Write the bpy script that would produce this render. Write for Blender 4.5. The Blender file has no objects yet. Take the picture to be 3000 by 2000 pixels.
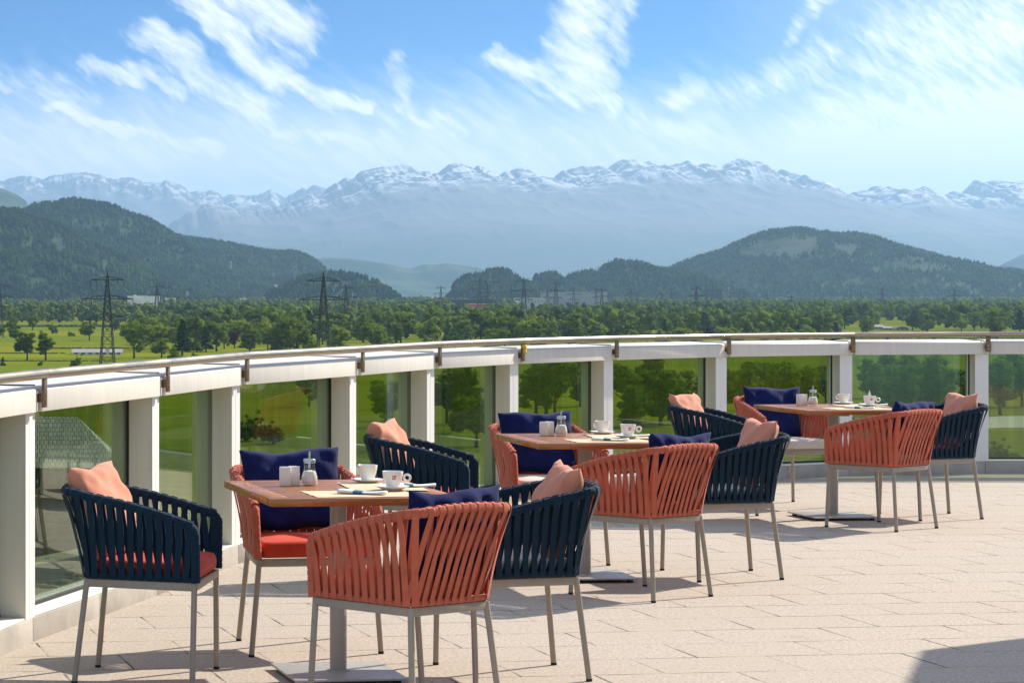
import bpy, bmesh, math, random
import numpy as np
from mathutils import Vector, Matrix
random.seed(7); rng = np.random.default_rng(11)
C = bpy.context.scene.collection
PI = math.pi; R = math.radians
# ---------------------------------------------------------------- camera model (photo measured at 3000 px wide)
F, CX, YH, EYE = 7267.0, 167.4, 853.6, 1.535
PLAIN = -26.5
def wx(px, D): return (px - CX) / F * D
def wz(py, D): return EYE - (py - YH) / F * D
def dist_on_plain(py): return (EYE - PLAIN) * F / (py - YH)

# ---------------------------------------------------------------- objects
def tag(o, label=None, cat=None, group=None, kind=None):
    if label: o['label'] = label
    if cat: o['category'] = cat
    if group: o['group'] = group
    if kind: o['kind'] = kind
    return o
def empty(name, loc=(0, 0, 0), rz=0.0):
    o = bpy.data.objects.new(name, None); C.objects.link(o)
    o.location = loc; o.rotation_euler = (0, 0, rz); o.empty_display_size = .1
    return o
def kids(o): return list(o.children)
def copy_tree(o, parent=None):
    c = o.copy(); C.objects.link(c)
    if parent is not None: c.parent = parent
    for ch in kids(o): copy_tree(ch, c)
    return c

class MB:
    """collects faces, then links them as ONE mesh object"""
    def __init__(s): s.v = []; s.f = []; s.m = []; s.cur = 0
    def add(s, vs, fs):
        n = len(s.v); s.v.extend([tuple(p) for p in vs]); s.f.extend([tuple(i + n for i in f) for f in fs]); s.m.extend([s.cur] * len(fs))
    def box(s, x0, x1, y0, y1, z0, z1, M=None):
        vs = [Vector((x, y, z)) for z in (z0, z1) for x, y in ((x0, y0), (x1, y0), (x1, y1), (x0, y1))]
        if M is not None: vs = [M @ v for v in vs]
        s.add(vs, [(3, 2, 1, 0), (4, 5, 6, 7), (0, 1, 5, 4), (1, 2, 6, 5), (2, 3, 7, 6), (3, 0, 4, 7)])
    def bar(s, a, b, w, h=None):
        a = Vector(a); b = Vector(b); d = (b - a); L = d.length
        if L < 1e-9: return
        h = h or w
        q = d.to_track_quat('X', 'Z').to_matrix().to_4x4()
        s.box(0, L, -w / 2, w / 2, -h / 2, h / 2, Matrix.Translation(a) @ q)
    def tube(s, pts, r, seg=10, closed=False, caps=True):
        pts = [Vector(p) for p in pts]; n = len(pts)
        rs = r if isinstance(r, (list, tuple)) else [r] * n
        T = []
        for i in range(n):
            if closed: t = pts[(i + 1) % n] - pts[i - 1]
            else: t = pts[min(i + 1, n - 1)] - pts[max(i - 1, 0)]
            T.append(t.normalized())
        ref = Vector((0, 0, 1)) if abs(T[0].z) < .9 else Vector((1, 0, 0))
        nrm = T[0].cross(ref).normalized(); vs = []
        for i in range(n):
            nrm = (nrm - T[i] * nrm.dot(T[i])).normalized(); b = T[i].cross(nrm)
            for k in range(seg):
                a = 2 * PI * k / seg
                vs.append(pts[i] + (nrm * math.cos(a) + b * math.sin(a)) * rs[i])
        fs = []
        for i in range(n if closed else n - 1):
            for k in range(seg):
                j = (i + 1) % n; k2 = (k + 1) % seg
                fs.append((i * seg + k, i * seg + k2, j * seg + k2, j * seg + k))
        if caps and not closed:
            fs.append(tuple(range(seg - 1, -1, -1))); fs.append(tuple((n - 1) * seg + k for k in range(seg)))
        s.add(vs, fs)
    def lathe(s, prof, seg=28, c=(0, 0, 0), M=None):
        vs = []; fs = []; n = len(prof)
        for r, z in prof:
            for k in range(seg):
                a = 2 * PI * k / seg; p = Vector((c[0] + r * math.cos(a), c[1] + r * math.sin(a), c[2] + z))
                vs.append(M @ p if M is not None else p)
        for i in range(n - 1):
            for k in range(seg):
                k2 = (k + 1) % seg; fs.append((i * seg + k, i * seg + k2, (i + 1) * seg + k2, (i + 1) * seg + k))
        if prof[0][0] > 1e-6: fs.append(tuple(range(seg - 1, -1, -1)))
        if prof[-1][0] > 1e-6: fs.append(tuple((n - 1) * seg + k for k in range(seg)))
        s.add(vs, fs)
    def ribbon(s, pts, wdirs, ndirs, w, t):
        vs = []; fs = []
        for p, a, n in zip(pts, wdirs, ndirs):
            for sx, sy in ((-1, -1), (1, -1), (1, 1), (-1, 1)): vs.append(p + a * (sx * w / 2) + n * (sy * t / 2))
        for i in range(len(pts) - 1):
            for k in range(4):
                k2 = (k + 1) % 4; fs.append((i * 4 + k, i * 4 + k2, i * 4 + 4 + k2, i * 4 + 4 + k))
        fs.append((3, 2, 1, 0)); n = (len(pts) - 1) * 4; fs.append((n, n + 1, n + 2, n + 3))
        s.add(vs, fs)
    def prism(s, poly, z0, z1, M=None):
        n = len(poly); vs = [Vector((x, y, z)) for z in (z0, z1) for x, y in poly]
        if M is not None: vs = [M @ v for v in vs]
        fs = [tuple(range(n - 1, -1, -1)), tuple(range(n, 2 * n))] + [(i, (i + 1) % n, n + (i + 1) % n, n + i) for i in range(n)]
        s.add(vs, fs)
    def build(s, name, mats, parent=None, smooth=False, bevel=0, bseg=2, autos=False):
        me = bpy.data.meshes.new(name); me.from_pydata(s.v, [], s.f)
        mats = mats if isinstance(mats, (list, tuple)) else [mats]
        for m in mats: me.materials.append(m)
        if len(mats) > 1: me.polygons.foreach_set('material_index', s.m)
        bm = bmesh.new(); bm.from_mesh(me)
        bmesh.ops.recalc_face_normals(bm, faces=bm.faces)
        if bevel:
            es = [e for e in bm.edges if len(e.link_faces) == 2 and e.calc_face_angle(0) > .6]
            bmesh.ops.bevel(bm, geom=es, offset=bevel, segments=bseg, profile=.5, affect='EDGES', clamp_overlap=True)
        if autos:
            for e in bm.edges: e.smooth = not (len(e.link_faces) == 2 and e.calc_face_angle(0) > .7)
        bm.to_mesh(me); bm.free()
        if smooth or autos or bevel:
            me.polygons.foreach_set('use_smooth', [True] * len(me.polygons))
            if bevel and not smooth:
                me.set_sharp_from_angle(angle=R(50))
        me.update()
        o = bpy.data.objects.new(name, me); C.objects.link(o)
        if parent is not None: o.parent = parent
        return o
def np_mesh(name, V, Fq, mats, parent=None, smooth=False, attrs=None, midx=None):
    """numpy verts (n,3) and faces (m,k) -> one object"""
    me = bpy.data.meshes.new(name); V = np.asarray(V, np.float32); Fq = np.asarray(Fq, np.int32)
    k = Fq.shape[1]; me.vertices.add(len(V)); me.vertices.foreach_set('co', V.ravel())
    me.loops.add(Fq.size); me.loops.foreach_set('vertex_index', Fq.ravel())
    me.polygons.add(len(Fq)); me.polygons.foreach_set('loop_start', np.arange(0, Fq.size, k, dtype=np.int32))
    if smooth: me.polygons.foreach_set('use_smooth', np.ones(len(Fq), bool))
    for m in (mats if isinstance(mats, (list, tuple)) else [mats]): me.materials.append(m)
    if midx is not None: me.polygons.foreach_set('material_index', np.asarray(midx, np.int32))
    me.update(calc_edges=True)
    for n, a in (attrs or {}).items():
        at = me.attributes.new(n, 'FLOAT', 'POINT'); at.data.foreach_set('value', np.asarray(a, np.float32))
    me.validate()
    o = bpy.data.objects.new(name, me); C.objects.link(o)
    if parent is not None: o.parent = parent
    return o

# ---------------------------------------------------------------- materials
class NT:
    def __init__(s, name, world=None):
        if world: s.t = world.node_tree
        else:
            s.mat = bpy.data.materials.new(name); s.mat.use_nodes = True; s.t = s.mat.node_tree
        s.t.nodes.clear()
    def n(s, typ, ins=None, **kw):
        nd = s.t.nodes.new(typ)
        for k, v in kw.items(): setattr(nd, k, v)
        for k, v in (ins or {}).items(): s.set(nd.inputs[k], v)
        return nd
    def set(s, sock, v):
        if hasattr(v, 'is_output'): s.t.links.new(v, sock)
        elif hasattr(v, 'outputs'): s.t.links.new(v.outputs[0], sock)
        else:
            if isinstance(v, (tuple, list)) and len(v) == 3 and sock.type == 'RGBA': v = (*v, 1)
            sock.default_value = v
    def math(s, op, a, b=0.0, c=None, clamp=False):
        nd = s.n('ShaderNodeMath', operation=op, use_clamp=clamp); s.set(nd.inputs[0], a); s.set(nd.inputs[1], b)
        if c is not None: s.set(nd.inputs[2], c)
        return nd.outputs[0]
    def vmath(s, op, a, b=None, scale=None):
        nd = s.n('ShaderNodeVectorMath', operation=op); s.set(nd.inputs[0], a)
        if b is not None: s.set(nd.inputs[1], b)
        if scale is not None: s.set(nd.inputs['Scale'], scale)
        return nd.outputs['Value'] if op in ('LENGTH', 'DOT_PRODUCT', 'DISTANCE') else nd.outputs[0]
    def mix(s, f, a, b, blend='MIX'):
        nd = s.n('ShaderNodeMix', data_type='RGBA', blend_type=blend, clamp_factor=True)
        s.set(nd.inputs[0], f); s.set(nd.inputs[6], a); s.set(nd.inputs[7], b); return nd.outputs[2]
    def ramp(s, f, stops, interp='LINEAR'):
        nd = s.n('ShaderNodeValToRGB'); s.set(nd.inputs[0], f); cr = nd.color_ramp; cr.interpolation = interp
        while len(cr.elements) < len(stops): cr.elements.new(.5)
        for e, (p, c) in zip(cr.elements, stops):
            e.position = p; e.color = (c, c, c, 1) if not isinstance(c, (tuple, list)) else (*c, 1)[:4]
        return nd.outputs[0]
    def mr(s, v, a, b, c=0.0, d=1.0, smooth=True):
        nd = s.n('ShaderNodeMapRange', interpolation_type='SMOOTHSTEP' if smooth else 'LINEAR')
        for k, x in enumerate((v, a, b, c, d)): s.set(nd.inputs[k], x)
        return nd.outputs[0]
    def noise(s, vec, scale, detail=4, rough=.55, dist=0.0, col=False):
        nd = s.n('ShaderNodeTexNoise', {'Scale': scale, 'Detail': detail, 'Roughness': rough, 'Distortion': dist})
        if vec is not None: s.set(nd.inputs['Vector'], vec)
        return nd.outputs[1] if col else nd.outputs[0]
    def obj(s): return s.n('ShaderNodeTexCoord').outputs['Object']
    def geo(s): return s.n('ShaderNodeNewGeometry').outputs['Position']
    def scale(s, vec, sc, rot=(0, 0, 0), loc=(0, 0, 0)):
        return s.n('ShaderNodeMapping', {'Vector': vec, 'Scale': sc, 'Rotation': rot, 'Location': loc}).outputs[0]
    def bump(s, h, strength=.3, dist=.01):
        return s.n('ShaderNodeBump', {'Height': h, 'Strength': strength, 'Distance': dist}).outputs[0]
    def out(s, sh):
        o = s.n('ShaderNodeOutputMaterial'); s.t.links.new(sh if hasattr(sh, 'is_output') else sh.outputs[0], o.inputs[0]); return s.mat
    def pbr(s, col, rough=.6, metal=0.0, spec=.5, normal=None, **ex):
        ins = {'Base Color': col, 'Roughness': rough, 'Metallic': metal, 'Specular IOR Level': spec}
        if normal is not None: ins['Normal'] = normal
        ins.update(ex); return s.n('ShaderNodeBsdfPrincipled', ins)

def m_plain(name, col, rough=.5, var=.08, scale=8.0, metal=0.0, spec=.5, bump=0.0, bscale=60.0):
    t = NT(name); o = t.obj(); nz = t.noise(o, scale, 5)
    a = tuple(c * (1 - var) for c in col); b = tuple(min(1, c * (1 + var)) for c in col)
    c = t.mix(t.mr(nz, .3, .7), a, b); nrm = None
    if bump: nrm = t.bump(t.noise(o, bscale, 3), bump, .004)
    return t.out(t.pbr(c, t.mr(nz, .2, .8, rough - .05, rough + .08), metal, spec, nrm))
def m_fabric(name, col, col2, rough=.9, wscale=420.0, bump=.35, sheen=.15, big=7.0):
    t = NT(name); o = t.obj()
    n1 = t.noise(o, big, 4); n2 = t.noise(o, 160, 2)
    wv = t.n('ShaderNodeTexWave', {'Vector': o, 'Scale': wscale / 20, 'Distortion': 1.0, 'Detail': 1.0}, bands_direction='Z').outputs[1]
    wu = t.n('ShaderNodeTexWave', {'Vector': o, 'Scale': wscale / 20, 'Distortion': 1.0, 'Detail': 1.0}, bands_direction='X').outputs[1]
    w = t.math('MULTIPLY', wv, wu)
    f = t.math('ADD', t.math('MULTIPLY', t.mr(n1, .3, .7), .6), t.math('MULTIPLY', n2, .45))
    c = t.mix(f, col, col2)
    h = t.math('ADD', t.math('MULTIPLY', t.noise(o, 900, 1), .3), t.math('MULTIPLY', t.noise(o, 14, 4), 1.2))
    return t.out(t.pbr(c, rough, 0, .2, t.bump(h, bump, .004), **{'Sheen Weight': sheen, 'Sheen Roughness': .4}))
def m_strap(name, col, col2):
    """twill webbing: fine diagonal ribs"""
    t = NT(name); o = t.obj()
    v = t.scale(o, (1, 1, 1), (R(35), R(38), R(20)))
    wv = t.n('ShaderNodeTexWave', {'Vector': v, 'Scale': 95.0, 'Distortion': .8, 'Detail': 1.0, 'Detail Scale': 3.0}, bands_direction='Z').outputs[1]
    nz = t.noise(o, 22, 3)
    c = t.mix(t.math('ADD', t.math('MULTIPLY', wv, .35), t.math('MULTIPLY', nz, .62)), col, col2)
    c = t.mix(t.mr(t.noise(o, 5, 4, .7), .45, .75, 0, .35), c, tuple(x * .6 for x in col))
    return t.out(t.pbr(c, .82, 0, .18, t.bump(wv, .25, .002), **{'Sheen Weight': .12}))
M = {}
M['coral'] = m_strap('coral webbing', (.40, .080, .042), (.66, .185, .110))
M['teal'] = m_strap('blue webbing', (.0020, .0095, .023), (.0075, .040, .076))
M['frame'] = m_plain('taupe powder coat', (.33, .285, .23), .42, .05, 30)
M['rubber'] = m_plain('black rubber', (.012, .011, .010), .7, .1)
M['red_pad'] = m_fabric('red seat fabric', (.50, .035, .018), (.66, .075, .035), .85)
M['cream_pad'] = m_fabric('cream seat fabric', (.56, .53, .45), (.70, .67, .60), .85)
M['navy'] = m_fabric('navy wool', (.003, .0065, .048), (.011, .020, .112), .95, 300, .4, .1)
M['peach'] = m_fabric('peach linen', (.57, .225, .140), (.70, .32, .215), .9, 420, .4, .2)
M['grey_metal'] = m_plain('pale grey lacquer', (.42, .40, .38), .35, .04, 20)
M['column'] = m_plain('grey beige lacquer', (.36, .325, .28), .35, .04, 20)
M['china'] = m_plain('white china', (.80, .78, .74), .12, .01, 5, spec=.6)
M['chrome'] = m_plain('polished steel', (.62, .60, .57), .16, .05, 30, metal=1.0)
M['sugar'] = m_plain('white sugar', (.82, .79, .72), .9, .05, 120, bump=.4, bscale=300)
M['paper'] = m_plain('kraft paper', (.64, .51, .33), .85, .06, 14)
M['napkin'] = m_plain('white napkin', (.80, .79, .77), .9, .03, 20, bump=.15, bscale=90)
M['band'] = m_plain('blue paper band', (.035, .13, .25), .7, .08, 20)
M['logo'] = m_plain('red enamel', (.50, .008, .012), .3, .03)
M['yellow'] = m_plain('yellow cloth', (.70, .43, .02), .8, .15, 60)
M['black'] = m_plain('black gasket', (.010, .010, .011), .6, .2)
def m_paint(name, a, b):
    t = NT(name); p = t.geo(); st = t.noise(t.scale(p, (34, 34, 1.1)), 1.0, 5, .7); sp = t.noise(p, 9.0, 5, .7)
    c = t.mix(t.mr(st, .52, .74, 0, .55), a, b); c = t.mix(t.mr(sp, .62, .76, 0, .35), c, tuple(x * .86 for x in b))
    return t.out(t.pbr(c, .45, 0, .4))
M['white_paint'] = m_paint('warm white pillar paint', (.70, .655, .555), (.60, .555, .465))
M['lit_white'] = m_paint('lit pillar white', (.81, .795, .755), (.72, .70, .65))  # lighter copy of pillar white: light on terrace faces put into colour; sill too

def m_wood(name, axis):
    t = NT(name); o = t.obj()
    rnd = t.n('ShaderNodeNewGeometry').outputs['Random Per Island']
    sh = t.n('ShaderNodeCombineXYZ', {0: t.math('MULTIPLY', rnd, 13.0), 1: t.math('MULTIPLY', rnd, 7.0), 2: 0.0}).outputs[0]
    v = t.vmath('ADD', o, sh)
    v = t.scale(v, (1.2, 14, 14) if axis == 'x' else (14, 1.2, 14))
    g = t.noise(v, 3.2, 6, .62, .5); fine = t.noise(v, 22, 3, .6)
    f = t.math('ADD', t.math('MULTIPLY', g, .75), t.math('MULTIPLY', fine, .25))
    c = t.ramp(f, [(.25, (.22, .058, .010)), (.45, (.39, .135, .028)), (.58, (.50, .205, .050)), (.78, (.60, .30, .095))])
    c = t.mix(t.math('MULTIPLY', rnd, .35), c, (.30, .11, .035))
    return t.out(t.pbr(c, t.mr(fine, .3, .7, .22, .36), 0, .4, t.bump(f, .12, .002), **{'Coat Weight': .12, 'Coat Roughness': .15}))
M['wood_x'] = m_wood('teak grain along x', 'x'); M['wood_y'] = m_wood('teak grain along y', 'y')

def m_cap():
    t = NT('weathered white coping'); p = t.geo()
    st = t.noise(t.scale(p, (26, 26, 1.2)), 1.0, 5, .65); big = t.noise(p, 2.2, 4)
    c = t.mix(t.mr(st, .3, .75), (.69, .655, .585), (.755, .725, .66)); c = t.mix(t.mr(big, .45, .8, 0, .3), c, (.58, .54, .475))
    return t.out(t.pbr(c, .5, 0, .4, t.bump(st, .05, .002)))
M['cap'] = m_cap()
def m_steel():
    t = NT('brushed stainless steel'); p = t.geo()
    n = t.noise(t.scale(p, (3, 3, 160)), 2.0, 3); b = t.noise(p, 3.0, 3)
    return t.out(t.pbr(t.mix(n, (.34, .26, .18), (.50, .405, .30)), t.mr(b, .3, .7, .26, .38), 1.0, .5))
M['steel'] = m_steel()
def m_bracket():
    t = NT('floor tinted steel bracket'); p = t.geo(); n = t.noise(p, 35.0, 4)
    return t.out(t.pbr(t.mix(n, (.16, .105, .06), (.25, .175, .11)), .42, .7, .5))  # stainless steel with the warm floor's reflection put into its brown
M['bracket'] = m_bracket()
def m_glass(name, tint, ior=1.5):
    t = NT(name)
    g = t.n('ShaderNodeNewGeometry'); cs = t.math('ABSOLUTE', t.vmath('DOT_PRODUCT', g.outputs['Normal'], g.outputs['Incoming']))
    r0 = ((ior - 1) / (ior + 1)) ** 2
    f = t.math('ADD', t.math('MULTIPLY', t.math('POWER', t.math('SUBTRACT', 1.0, cs), 5.0), 1 - r0), r0)
    o = t.geo(); st = t.noise(t.scale(o, (30, 30, 1.0)), 1.0, 3)
    sm_ = t.noise(o, 3.5, 6, .7)
    a = t.n('ShaderNodeBsdfTransparent', {'Color': t.mix(t.mr(t.math('ADD', st, t.math('MULTIPLY', sm_, .4)), .5, .9), tint, tuple(min(1, c * 1.16) for c in tint))})
    b = t.n('ShaderNodeBsdfGlossy', {'Color': (.92, .97, .93), 'Roughness': .012})
    mx = t.n('ShaderNodeMixShader', {0: f}); t.t.links.new(a.outputs[0], mx.inputs[1]); t.t.links.new(b.outputs[0], mx.inputs[2])
    return t.out(mx)
M['glass'] = m_glass('green tinted safety glass', (.575, .645, .515), 1.7)
M['jar'] = m_glass('clear jar glass', (.95, .95, .93), 1.4)
def m_paving():
    t = NT('exposed aggregate slabs'); p = t.geo()
    v = t.scale(p, (1, 1, 1), (0, 0, -.136), (.12, .04, 0))
    w = t.noise(p, 26, 2, col=True); v2 = t.vmath('ADD', v, t.vmath('SCALE', t.vmath('SUBTRACT', w, (.5, .5, .5)), scale=.006))
    br = t.n('ShaderNodeTexBrick', {'Vector': v2, 'Color1': (.0, .0, .0), 'Color2': (1, 1, 1), 'Mortar': (.5, .5, .5), 'Scale': 1.0, 'Mortar Size': .0056,
             'Mortar Smooth': .25, 'Bias': 0.0, 'Brick Width': .60, 'Row Height': .40}, offset=.5)
    slab, mort = br.outputs[0], br.outputs[1]
    gap = t.math('MULTIPLY', mort, t.mr(t.noise(p, 3.2, 3), .40, .62, .22, .95))
    s1 = t.noise(p, 62, 3, .75); s2 = t.n('ShaderNodeTexVoronoi', {'Vector': p, 'Scale': 72.0}).outputs[0]; s3 = t.noise(p, 24, 4, .75)
    big = t.noise(p, .9, 5)
    c = t.mix(t.mr(s1, .3, .72), (.36, .30, .245), (.605, .525, .445))
    c = t.mix(t.mr(s2, .10, .32, .78, 0), c, (.18, .145, .118))
    c = t.mix(t.mr(s3, .57, .70, 0, .7), c, (.27, .185, .135))
    stn = t.noise(p, 1.7, 5, .7); c = t.mix(t.math('MULTIPLY', slab, .22), c, (.42, .35, .275)); c = t.mix(t.mr(stn, .60, .72, 0, .30), c, (.30, .25, .20)); c = t.mix(t.mr(big, .35, .75, 0, .28), c, (.43, .355, .28))
    c = t.mix(gap, c, (.055, .045, .038))
    h = t.math('SUBTRACT', t.math('MULTIPLY', s1, .35), t.math('MULTIPLY', gap, 2.0))
    return t.out(t.pbr(c, .85, 0, .3, t.bump(h, .45, .006)))
M['paving'] = m_paving()
def m_concrete(name, a, b):
    t = NT(name); p = t.geo(); n = t.noise(p, 5, 5); f = t.noise(p, 110, 3, .7)
    c = t.mix(t.mr(n, .3, .7), a, b); c = t.mix(t.mr(f, .5, .7, 0, .35), c, tuple(x * .55 for x in a))
    return t.out(t.pbr(c, .85, 0, .3, t.bump(f, .25, .003)))
M['kerb'] = m_concrete('kerb concrete', (.36, .325, .28), (.47, .43, .375))
M['pebble'] = m_concrete('river pebbles', (.26, .22, .16), (.42, .37, .28))
M['roof_deck'] = m_concrete('roof gravel', (.22, .20, .16), (.34, .31, .26))
# ================================================================ TERRACE
NODE_PX = [116, 479, 713, 1053, 1280, 1524, 1800, 2130, 2495, 2892]
NODE_Y = [10.88, 12.55, 14.0, 15.6, 16.95, 18.1, 19.1, 20.05, 20.65, 20.92]
NODES = [(-1.62, 5.55), (-1.07, 7.55), (-.565, 9.25)] + [(wx(p, y), y) for p, y in zip(NODE_PX, NODE_Y)] + [(9.15, 20.95), (10.5, 20.8), (11.8, 20.4), (13.1, 19.8)]
def bay(i):
    a = Vector((*NODES[i], 0)); b = Vector((*NODES[i + 1], 0)); d = (b - a); L = d.length; d.normalize(); n = Vector((-d.y, d.x, 0))
    Mx = Matrix(((d.x, n.x, 0, a.x), (d.y, n.y, 0, a.y), (0, 0, 1, 0), (0, 0, 0, 1))); return Mx, L, d, n
def offset_line(off):
    out = []
    for i in range(len(NODES)):
        ds = []
        if i > 0: ds.append(bay(i - 1)[3])
        if i < len(NODES) - 1: ds.append(bay(i)[3])
        n = sum(ds, Vector()) ; n.normalize(); out.append((NODES[i][0] + n.x * off, NODES[i][1] + n.y * off))
    return out
edge = offset_line(.03)
m = MB(); m.add([(x, y, 0) for x, y in edge] + [(16, 17, 0), (16, -14, 0), (-3.5, -14, 0), (-3.0, 3.0, 0)], [tuple(range(len(edge) + 4))])
tag(m.build('terrace_floor', M['paving']), kind='structure')
out1 = offset_line(1.3)
# roof ledge outside the glass, one strip with the facade below it
e0, e1 = offset_line(.26), offset_line(1.3)
m = MB()
for i in range(len(NODES) - 1):
    m.add([(*e0[i], -.02), (*e0[i + 1], -.02), (*e1[i + 1], -.02), (*e1[i], -.02)], [(0, 1, 2, 3)])
    m.add([(*e1[i], -.02), (*e1[i + 1], -.02), (*e1[i + 1], PLAIN), (*e1[i], PLAIN)], [(3, 2, 1, 0)])
tag(m.build('roof_ledge', M['roof_deck']), kind='structure')
# kerb, one continuous course
k0, k1 = offset_line(.03), offset_line(.26); m = MB()
for i in range(len(NODES) - 1):
    Mx, L, d, n = bay(i)
    for (a0, a1) in ((0.0, .5), (.5, 1.0)):
        g = .0015
        def P(q0, q1, t): return (q0[0] + (q1[0] - q0[0]) * t, q0[1] + (q1[1] - q0[1]) * t)
        t0, t1 = a0 + g / L, a1 - g / L
        p = [P(k0[i], k0[i + 1], t0), P(k0[i], k0[i + 1], t1), P(k1[i], k1[i + 1], t1), P(k1[i], k1[i + 1], t0)]
        m.prism(p[::-1], -.03, .105)
tag(m.build('kerb', M['kerb'], bevel=.003), kind='structure')
# pebbles on the ledge
peb = MB()
for k in range(420):
    t = random.uniform(9.2, 17.5); i = max(j for j in range(len(NODES) - 1) if NODES[j][1] <= t) if t < 20 else 5
    Mx, L, d, n = bay(i); s = random.uniform(.02, .055)
    if random.random() < .12: s *= 1.7
    c = Mx @ Vector((random.uniform(0, L), random.uniform(.34, 1.15) if random.random() < .4 else random.uniform(.34, .7), -.02 + s * .35))
    ring = []; vs = []; a0 = random.random() * 6
    for zz, rr in ((-.5, .7), (0, 1), (.45, .75)):
        for q in range(7):
            a = a0 + q * 2 * PI / 7; r = s * rr * random.uniform(.85, 1.12); vs.append((c.x + r * math.cos(a), c.y + r * .8 * math.sin(a), c.z + zz * s * .8))
    vs.append((c.x, c.y, c.z + s * .55)); fs = []
    for l in range(2):
        for q in range(7): fs.append((l * 7 + q, l * 7 + (q + 1) % 7, l * 7 + 7 + (q + 1) % 7, l * 7 + 7 + q))
    fs += [(14 + q, 14 + (q + 1) % 7, 21) for q in range(7)]
    peb.add(vs, fs)
tag(peb.build('pebbles', M['pebble'], smooth=True), 'pale river pebbles lying on the roof ledge behind the glass', 'pebbles', kind='stuff')

side_word = ['leftmost', 'second from left', 'third from left', 'fourth from left', 'fifth from left', 'sixth from left', 'seventh from left', 'eighth from left', 'ninth from left', 'rightmost']
proto_p = None
for i in range(2, 14):
    Mx, L, d, n = bay(i); rz = math.atan2(d.y, d.x); vis = 3 <= i <= 12
    # pillar: narrow face to the terrace with its brightness painted on, wider cheek beside it
    if proto_p is None:
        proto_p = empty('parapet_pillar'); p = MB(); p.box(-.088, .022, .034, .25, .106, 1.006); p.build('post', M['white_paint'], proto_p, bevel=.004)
        p = MB(); p.box(-.0895, .0235, .031, .0338, .106, 1.006); p.box(-.040, -.036, .0302, .0318, .11, 1.0); p.build('lit_face', M['lit_white'], proto_p)
        p = MB(); p.box(-.094, -.0882, .155, .178, .108, 1.004); p.box(.0222, .028, .155, .178, .108, 1.004); p.build('gasket', M['black'], proto_p)
        o = proto_p
    else: o = copy_tree(proto_p)
    o.matrix_world = Mx
    w = side_word[i - 3] if vis else 'cut off'
    tag(o, f'white rectangular parapet pillar, {w} along the railing', 'pillar', 'white pillars under the parapet coping')
    # coping panel
    o = empty('coping_panel'); p = MB()
    a, b = .034, L - .034
    p.add([(a, 0, 1.008), (b, 0, 1.008), (b, .33, 1.008), (a, .33, 1.008), (a, 0, 1.105), (b, 0, 1.105), (b, .33, 1.128), (a, .33, 1.128), (a, .012, 1.118), (b, .012, 1.118)],
          [(3, 2, 1, 0), (0, 1, 5, 4), (4, 5, 9, 8), (8, 9, 6, 7), (2, 3, 7, 6), (0, 4, 8, 7, 3), (1, 2, 6, 9, 5)])
    p.build('panel', M['cap'], o, bevel=.0025)
    p = MB(); p.box(b + .001, L + .033, .014, .322, 1.0105, 1.108); p.build('joint_cover', M['cap'], o)
    p = MB(); p.box(b - .004, b + .004, .012, .325, 1.1275, 1.133, Matrix.Translation((0, 0, -.004))); p.build('gasket_strip', M['black'], o)
    o.matrix_world = Mx
    tag(o, f'white coping panel of the parapet, span right of the {w} pillar', 'coping', 'coping panels along the parapet top')
    # glass
    o = empty('glass_panel'); p = MB(); p.box(.0225, L - .0885, .160, .170, .118, 1.006); p.build('pane', M['glass'], o)
    p = MB(); p.box(.0225, L - .0885, .040, .24, .1055, .1135); p.build('sill', M['lit_white'], o, bevel=.002)
    p = MB(); p.box(.0225, L - .0885, .152, .178, .1138, .1275); p.build('bottom_gasket', M['black'], o)
    o.matrix_world = Mx
    tag(o, f'green tinted glass panel right of the {w} parapet pillar', 'glass panel', 'glass panels between the pillars')
# handrail
rail = empty('handrail', (NODES[3][0], NODES[3][1], 0))
tag(rail, 'brushed steel handrail curving along the whole parapet', 'handrail')
ro = offset_line(-.024)
def loc(p): return (p[0] - NODES[3][0], p[1] - NODES[3][1], p[2])
for i in range(1, 14):
    a = Vector((*ro[i], 1.176)); b = Vector((*ro[i + 1], 1.176)); dd = (b - a).normalized()
    m = MB(); m.tube([loc(a + dd * .002), loc(b - dd * .002)], .0225, 20, caps=True)
    m.tube([loc(a - dd * .012), loc(a + dd * .012)], .0212, 16, caps=True)
    m.build('rail_tube', M['steel'], rail, autos=True)
    if i >= 2:
        Mx, L, d, n = bay(i); Mx = Matrix.Translation((-NODES[3][0], -NODES[3][1], 0)) @ Mx
        m = MB(); m.box(-.019, .019, -.030, -.016, 1.028, 1.158, Mx); m.box(-.012, .012, -.0162, .016, 1.05, 1.09, Mx)
        bk = m.build('bracket', M['bracket'], rail, bevel=.0025)
        m = MB()
        for zb in (1.052, 1.082): m.tube([Mx @ Vector((0, -.0300, zb)), Mx @ Vector((0, -.0325, zb))], .0055, 10)
        m.build('bolt', M['steel'], bk)
# yellow cloth on the sixth bracket
Mx, L, d, n = bay(8); m = MB(); vs = []; fs = []
for a in range(9):
    for b in range(7):
        u = (a / 8 - .5); v = b / 6
        vs.append(Mx @ Vector((u * .045 * (1 - .3 * v) + .008 * v, -.036 - .006 * math.cos(u * 6) - .004 * math.sin(v * 7 + u * 5), 1.144 - v * .062 + .012 * abs(u))))
for a in range(8):
    for b in range(6): fs.append((a * 7 + b, a * 7 + b + 1, a * 7 + b + 8, a * 7 + b + 7))
m.add(vs, fs); o = m.build('cloth_tie', M['yellow'], smooth=True)
md = o.modifiers.new('s', 'SOLIDIFY'); md.thickness = .006
tag(o, 'small yellow cloth tied round a railing bracket', 'cloth')
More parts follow.
